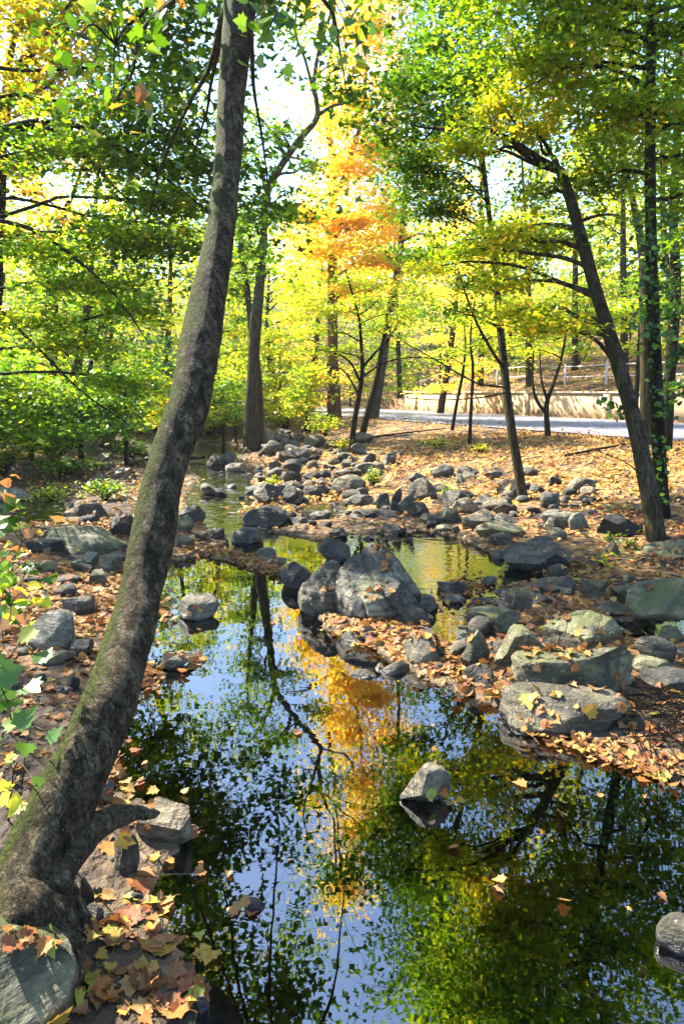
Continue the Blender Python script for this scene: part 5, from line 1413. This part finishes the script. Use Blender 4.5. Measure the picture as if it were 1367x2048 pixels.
mbn, mbf = MB(), MB()
cnt = 0
near_p, near_n, far_p, far_n, far_s = [], [], [], [], []
def scatter(x, y, sdv, onrock=.30, water_p=0.0):
    for xi, yi, si in zip(x, y, sdv):
        loc, nrm, idx, _ = drop(xi, yi)
        if loc is None: continue
        rock = idx >= NG
        z = loc.z
        if z < .008:
            if rng.random() > water_p: continue
            z, nrm, rock = .004, UPV, False
        if rock and (rng.random() > onrock or nrm.z < .55): continue
        if nrm.z < .35: continue
        p = (xi, yi, z + rng.uniform(.004, .022))
        n_ = (nrm.x, nrm.y, nrm.z)
        if yi < 9: near_p.append(p); near_n.append(n_)
        else: far_p.append(p); far_n.append(n_)
# density by distance
def batch(n, y0, y1, pw=1.0, **kw):
    y = y0 + (y1 - y0) * rng.uniform(0, 1, n) ** pw
    x = rng.uniform(-.62, .62, n) * (y + .5)
    t, s = wallco(x, y)
    keep = ~((s > -ROADW + .25) & (s < .4) & (t < 40)) | (rng.uniform(0, 1, n) < .10)
    x, y = x[keep], y[keep]
    sd = sdist(x, y)
    thin = .5 + .5 * fbm(np.stack([x * 1.4, y * 1.4, x * 0], 1), 3, 31)
    keep = (sd > -.03) & (rng.uniform(0, 1, len(x)) < np.where((y > 7) & (sd < 1.8), .5, 1) * np.where((x < -2.5) & (y > 14), .35, 1)) & (rng.uniform(0, 1, len(x)) < np.clip(thin * 2.6 - .5, .08, 1))
    scatter(x[keep], y[keep], sd[keep], **kw)
batch(2300, 2.4, 4.2, onrock=.2)
batch(15000, 4, 9, .8, onrock=.14)
batch(26000, 9, 19, .8, onrock=.12)
batch(16000, 19, 42, .8, onrock=.1)
# rafts caught on the water by the shores
n = 7000
y = rng.uniform(2.2, 16, n); x = rng.uniform(-.6, .62, n) * (y + .3)
sd = sdist(x, y); k = (sd < 0) & (sd > -.16 * rng.uniform(0, 1, n) ** 1.3)
scatter(x[k], y[k], sd[k], water_p=.7)
def px_band(pts, wid, n, wp=.9, onrock=.5):
    px = spline(np.array(pts, float), n)
    px = px + rng.normal(0, 1, px.shape) * wid
    xs, ys = [], []
    for u, v in px:
        g = onz(u, v); xs.append(g[0]); ys.append(g[1])
    scatter(xs, ys, xs, onrock=onrock, water_p=wp)
px_band([(335, 1098), (400, 1105), (470, 1118), (540, 1140), (600, 1152)], (14, 6), 420)
px_band([(690, 1265), (760, 1285), (840, 1320), (930, 1365), (1010, 1395)], (22, 11), 240)
px_band([(740, 1265), (800, 1280), (880, 1330)], (24, 12), 80)
px_band([(290, 1390), (300, 1350), (360, 1330), (390, 1320)], (16, 8), 90)
px_band([(230, 1480), (225, 1540), (205, 1560)], (16, 14), 50)
px_band([(1060, 1460), (1140, 1490), (1230, 1520), (1340, 1560)], (16, 10), 240)
px_band([(610, 1000), (640, 990), (680, 985)], (22, 10), 260)
px_band([(860, 1220), (930, 1180), (990, 1172)], (20, 10), 150)
px_band([(1090, 1400), (1130, 1390), (1200, 1400)], (40, 12), 70, onrock=1)
px_band([(1060, 1330), (1100, 1290), (1160, 1320)], (30, 14), 80, onrock=1)
px_band([(700, 1200), (740, 1180), (800, 1180)], (30, 26), 22, onrock=1)
px_band([(500, 1030), (560, 1025)], (24, 10), 120, onrock=1)
px_band([(750, 1250), (770, 1210), (690, 1180)], (6, 14), 60, onrock=1)
px_band([(330, 1215), (325, 1235)], (12, 10), 50)
px_band([(100, 1065), (180, 1068), (240, 1080)], (24, 8), 200, onrock=1)
tq = rng.uniform(-8, 34, 1100); sq = np.where(rng.uniform(0, 1, 1100) < .5, -.3 - np.abs(rng.normal(0, .35, 1100)), -ROADW + .3 + np.abs(rng.normal(0, .7, 1100)))
for a_, b_ in zip(tq, sq):
    p_ = drive_pt(a_, b_)
    far_p.append((p_[0], p_[1], .87 + .012 * a_ + .045)); far_n.append((0, 0, 1))
xs = rng.uniform(250, 1367, 36); ys = 1130 + 700 * rng.uniform(0, 1, 36)
g_ = np.array([onz(a, b)[:2] for a, b in zip(xs, ys)])
scatter(g_[:, 0], g_[:, 1], g_[:, 0], water_p=.7, onrock=0)
def put(pos, nrm, mat, size, shape, label, tilt=.36, dist_scale=0.0):
    pos = np.array(pos); nrm = np.array(nrm)
    mb = MB()
    pick = rng.integers(0, 4, len(pos))
    clo = pos[:, 1] < 3.4
    pick[clo] = 0
    size = size * np.where(clo, .72, 1.0)
    for sh_, kk in ((shape, pick < 2), (LOBE3, pick == 2), (HEART if shape is MAPLE else KITE, pick == 3)):
        if kk.sum(): leaves(mb, pos[kk], size[kk] * rng.uniform(.5, 1.4, int(kk.sum())), sh_, tilt, up=nrm[kk], curl=1.3)
    o = mb.build('leaf_litter', mat, attr=True)
    tag(o, label, 'leaf litter', kind='stuff')
put(near_p, near_n, LIT, .054, MAPLE, 'orange and tan fallen leaves covering the near banks and caught between the stones')
put(far_p, far_n, LIT_GOLD, .095, LOBE3, 'gold and orange fallen leaves carpeting the slope up to the drive')

# single leaves that can be picked out in the foreground
variants = []
for q in range(7):
    mb = MB()
    tv, tf = MAPLE
    leaves(mb, np.zeros((1, 3)), 1.0, (tv * [1, 1, .8 + .35 * q], tf), .12, rnd=np.array([0.0]), yaw=np.array([0.0]), curl=.1)
    c0 = math.sin(q) * .1
    tube(mb, spline([(0, -.4, .02), (.05 + c0, -.65, .06), (c0, -.9, .03)], 5), .012, 4, cap=False)
    variants.append(mb)
SOLID = {}
def solid(name, col):
    m = litter_mat('leaf_' + name, [(0, tuple(c * .82 for c in col)), (.5, col), (1, tuple(c * 1.1 for c in col))], True)
    return m
CO = {'orange': (.30, .105, .018), 'tan': (.32, .175, .055), 'gold': (.36, .22, .03), 'brown': (.13, .05, .018), 'rust': (.20, .055, .018), 'yellow-green': (0.260, 0.285, 0.037), 'red': (0.260, 0.031, 0.019), 'pinkish': (.26, .10, .045)}
for k_ in CO: SOLID[k_] = solid(k_, CO[k_])
cache = {}
def one_leaf(u, v, size, col, label, group, water=False, var=None):
    var = rng.integers(7) if var is None else var
    d = Vector(ray(u, v)).normalized()
    loc, nrm, idx, dist = BVH.ray_cast(Vector(CAM), d)
    p = onz(u, v, .006)
    if loc is None or loc.z < .008 or water:
        pos, nz = Vector(p), UPV
    else: pos, nz = loc + nrm * .008, nrm
    key = (int(var), col)
    if key not in cache:
        cache[key] = variants[key[0]].mesh('fallen_leaf', SOLID[col], attr=True)
    o = bpy.data.objects.new('fallen_leaf', cache[key]); COL.objects.link(o)
    o.location = pos
    qn = (nz.normalized() + Vector(rng.normal(0, .05 if pos.z < .02 else .17, 3))).normalized()
    q0 = UPV.rotation_difference(qn)
    from mathutils import Quaternion
    o.rotation_mode = 'QUATERNION'
    o.rotation_quaternion = q0 @ Quaternion((0, 0, 1), float(rng.uniform(0, 6.28)))
    o.scale = (size, size, size * rng.uniform(.5, 1.2))
    tag(o, label, 'leaf', group)
    return o
named = [
 (215, 1985, .10, 'orange', 'broad orange leaf with raised points on the mud above the bottom edge'), (355, 2020, .085, 'orange', 'orange leaf standing beside the dark stone at the bottom of the pool'),
 (338, 2030, .06, 'tan', 'tan leaf just left of the orange one at the bottom of the pool'), (110, 2040, .075, 'gold', 'golden leaf at the bottom edge against the huge boulder'),
 (148, 1998, .055, 'yellow-green', 'yellow-green leaf on the right side of the huge corner boulder'), (263, 1975, .07, 'tan', 'tan leaf by the wet stone near the bottom'),
 (285, 1945, .075, 'gold', 'golden leaf at the water line above the wet stone'), (378, 1975, .085, 'pinkish', 'pinkish leaf afloat near the bottom of the pool'),
 (330, 1880, .075, 'pinkish', 'pinkish leaf at the muddy water line'), (300, 1895, .09, 'orange', 'large orange leaf in the shallow water line'),
 (255, 1840, .095, 'rust', 'large rust leaf in the mud beside the two cobbles'), (250, 1830, .06, 'rust', 'rust leaf overlapping the large rust one'), (140, 1825, .08, 'orange', 'orange leaf at the foot of the trunk'),
 (226, 1700, .095, 'orange', 'curled orange leaf under the bare root'), (250, 1680, .07, 'gold', 'gold leaf under the bare root, next to the tan boulder'), (291, 1750, .07, 'orange', 'orange leaf between tan boulder and water'),
 (268, 1770, .065, 'orange', 'orange leaf just above the water line below the narrow wedge'), (287, 1775, .075, 'rust', 'dark rust leaf touching the water below the tan boulder'), (308, 1718, .04, 'gold', 'small gold leaf close to the tan boulder'),
 (385, 1670, .055, 'pinkish', 'pinkish leaf at the water side of the tan boulder'), (247, 1610, .06, 'gold', 'gold leaf in front of the smooth grey dome'),
 (468, 1818, .055, 'tan', 'tan leaf afloat left of the low wet stone'), (490, 1805, .045, 'tan', 'pale leaf resting on the low wet stone'), (505, 1822, .05, 'orange', 'orange leaf against the low wet stone'),
 (595, 1465, .05, 'pinkish', 'single pinkish leaf afloat in the middle of the mirror pool'), (1040, 1567, .065, 'tan', 'tan leaf afloat right of the lone rock'), (1285, 1560, .06, 'orange', 'orange leaf afloat near the right shore'),
 (1200, 1590, .035, 'tan', 'small tan leaf afloat in the dark right part of the pool'), (857, 1588, .055, 'yellow-green', 'yellow-green leaf on the lone rock'), (884, 1583, .045, 'orange', 'orange leaf touching the lone rock'), (920, 1600, .04, 'gold', 'gold leaf afloat beside the lone rock'), (900, 1608, .04, 'tan', 'tan leaf afloat beside the lone rock'),
 (868, 1525, .03, 'pinkish', 'little pinkish leaf afloat above the lone rock'), (863, 1450, .025, 'gold', 'tiny yellow leaf afloat below the leafy shore'), (545, 1245, .045, 'pinkish', 'pinkish leaf afloat in the yellow reflections'), (560, 1232, .03, 'tan', 'little tan leaf afloat in the yellow reflections'),
 (270, 1500, .055, 'pinkish', 'pinkish leaf afloat right of the trunk'), (215, 1555, .06, 'pinkish', 'pinkish leaf afloat at the edge of the trunk'), (237, 1553, .06, 'rust', 'rust leaf afloat above the smooth grey dome'), (310, 1365, .05, 'orange', 'orange leaf afloat below the small pointed stone'),
 (1058, 1402, .10, 'gold', 'large pale gold leaf on the undercut ledge'), (1180, 1420, .085, 'gold', 'gold leaf on the mossy right end of the ledge'), (1192, 1380, .085, 'tan', 'large tan leaf on the great mossy slab'), (1143, 1372, .06, 'tan', 'tan leaf in the hollow of the great mossy slab'), (1232, 1352, .05, 'rust', 'rust leaf on the right end of the great mossy slab'),
 (1073, 1335, .05, 'tan', 'tan leaf on the left face of the great mossy slab'), (1148, 1335, .05, 'orange', 'orange leaf on the crest of the great mossy slab'), (1108, 1365, .03, 'tan', 'small tan leaf on the face of the great mossy slab'), (1112, 1390, .05, 'gold', 'gold leaf in the middle of the ledge'), (460, 1200, .03, 'tan', 'tan scrap of leaf on the shore of the lily-pad rock'),
 (390, 1215, .035, 'red', 'red leaf on the lily-pad rock'), (400, 1222, .04, 'gold', 'gold leaf on the lily-pad rock'), (380, 1228, .04, 'tan', 'tan leaf on the lily-pad rock'), (1220, 1100, .045, 'gold', 'gold leaf under the seedlings by the jet black boulder'),
]
for u, v, s, c, lab in named: one_leaf(u, v, s, c, lab, 'fallen leaves')
REG = [((150, 1790, 330, 2040), 78, (.03, .075), 'fallen maple leaf lying on the dark mud at the bottom left', 'leaves on the mud'),
       ((280, 1860, 420, 2045), 26, (.04, .085), 'fallen maple leaf in the shallows at the bottom left', 'leaves in the shallows'),
       ((165, 1560, 300, 1680), 30, (.035, .07), 'fallen leaf between the trunk, the bare root and the water', 'leaves behind the bare root'),
       ((0, 1860, 160, 1900), 14, (.035, .06), 'fallen leaf between the foot of the sycamore and the huge boulder', 'leaves at the trunk foot'),
       ((1235, 1370, 1367, 1560), 70, (.035, .075), 'fallen leaf on the heap of twigs at the right edge', 'leaves on the twig heap')]
cols = ['orange', 'tan', 'gold', 'brown', 'rust', 'pinkish', 'orange', 'brown', 'brown', 'rust', 'tan', 'yellow-green']
for (u0, v0, u1, v1), n, (s0, s1), lab, grp in REG:
    for q in range(n):
        c = cols[rng.integers(len(cols))]
        one_leaf(rng.uniform(u0, u1), rng.uniform(v0, v1), rng.uniform(s0, s1) * .85, c, lab.replace('fallen', c + ' fallen', 1), grp + ', ' + c)

# ------------------------------------------------------------------ light
SUN_EL, SUN_AZ = R(46), R(-57)      # azimuth from +Y towards +X; the sun stands to the left, a little ahead
w = bpy.data.worlds.new('World'); scene.world = w; w.use_nodes = True
nt = w.node_tree
bg = nt.nodes['Background']
sky = nt.nodes.new('ShaderNodeTexSky'); sky.sky_type = 'NISHITA'; sky.sun_disc = False
sky.sun_elevation = SUN_EL; sky.sun_rotation = SUN_AZ
sky.air_density = 1.0; sky.dust_density = .7; sky.ozone_density = 4.0
nt.links.new(sky.outputs[0], bg.inputs[0])
bg.inputs[1].default_value = .13
sl = bpy.data.lights.new('sun', 'SUN'); sl.energy = 5.0; sl.angle = R(.53); sl.color = (1, .93, .80)
so = bpy.data.objects.new('sun', sl); COL.objects.link(so)
sd_ = Vector((math.sin(SUN_AZ) * math.cos(SUN_EL), math.cos(SUN_AZ) * math.cos(SUN_EL), math.sin(SUN_EL)))
so.rotation_euler = sd_.to_track_quat('Z', 'Y').to_euler()
so.location = tuple(sd_ * 40)

# ------------------------------------------------------------------ thin haze, added for the pale glow of the background
me = bpy.data.meshes.new('haze')
x0, x1, y0, y1, z0, z1 = -175, 175, -35, 195, -3, 45
hv = [(x, y, z) for z in (z0, z1) for x, y in ((x0, y0), (x1, y0), (x1, y1), (x0, y1))]
me.from_pydata(hv, [], [(0, 3, 2, 1), (4, 5, 6, 7), (0, 1, 5, 4), (1, 2, 6, 5), (2, 3, 7, 6), (3, 0, 4, 7)])
hz = bpy.data.objects.new('haze', me); COL.objects.link(hz)
m, nt, N, L, out = newmat('thin_haze')
pv = N.new('ShaderNodeVolumePrincipled'); pv.inputs['Density'].default_value = .0004; pv.inputs['Color'].default_value = (1, .97, .88, 1)
pv.inputs['Anisotropy'].default_value = .3
L.new(pv.outputs[0], out.inputs['Volume']); me.materials.append(m)
tag(hz, 'thin haze added for the pale glow of the wooded background', 'haze', kind='stuff')

cam = bpy.data.cameras.new('camera')
co = bpy.data.objects.new('camera', cam); COL.objects.link(co)
co.location = tuple(CAM)
co.rotation_euler = (R(90) - PITCH, 0, 0)
cam.sensor_fit = 'VERTICAL'; cam.sensor_height = 24
cam.lens = F * 24 / 2048
cam.clip_end = 600; cam.clip_start = .05
scene.camera = co

vs = scene.view_settings
vs.view_transform = 'Standard'; vs.look = 'None'; vs.exposure = 2.5; vs.gamma = 1
cy = scene.cycles
cy.max_bounces = 8; cy.diffuse_bounces = 3; cy.glossy_bounces = 3; cy.transmission_bounces = 4; cy.transparent_max_bounces = 6
cy.use_denoising = True
cy.caustics_reflective = False; cy.caustics_refractive = False
cy.sample_clamp_indirect = 6
print('counts', len(scene.objects), len(near_p), len(far_p))
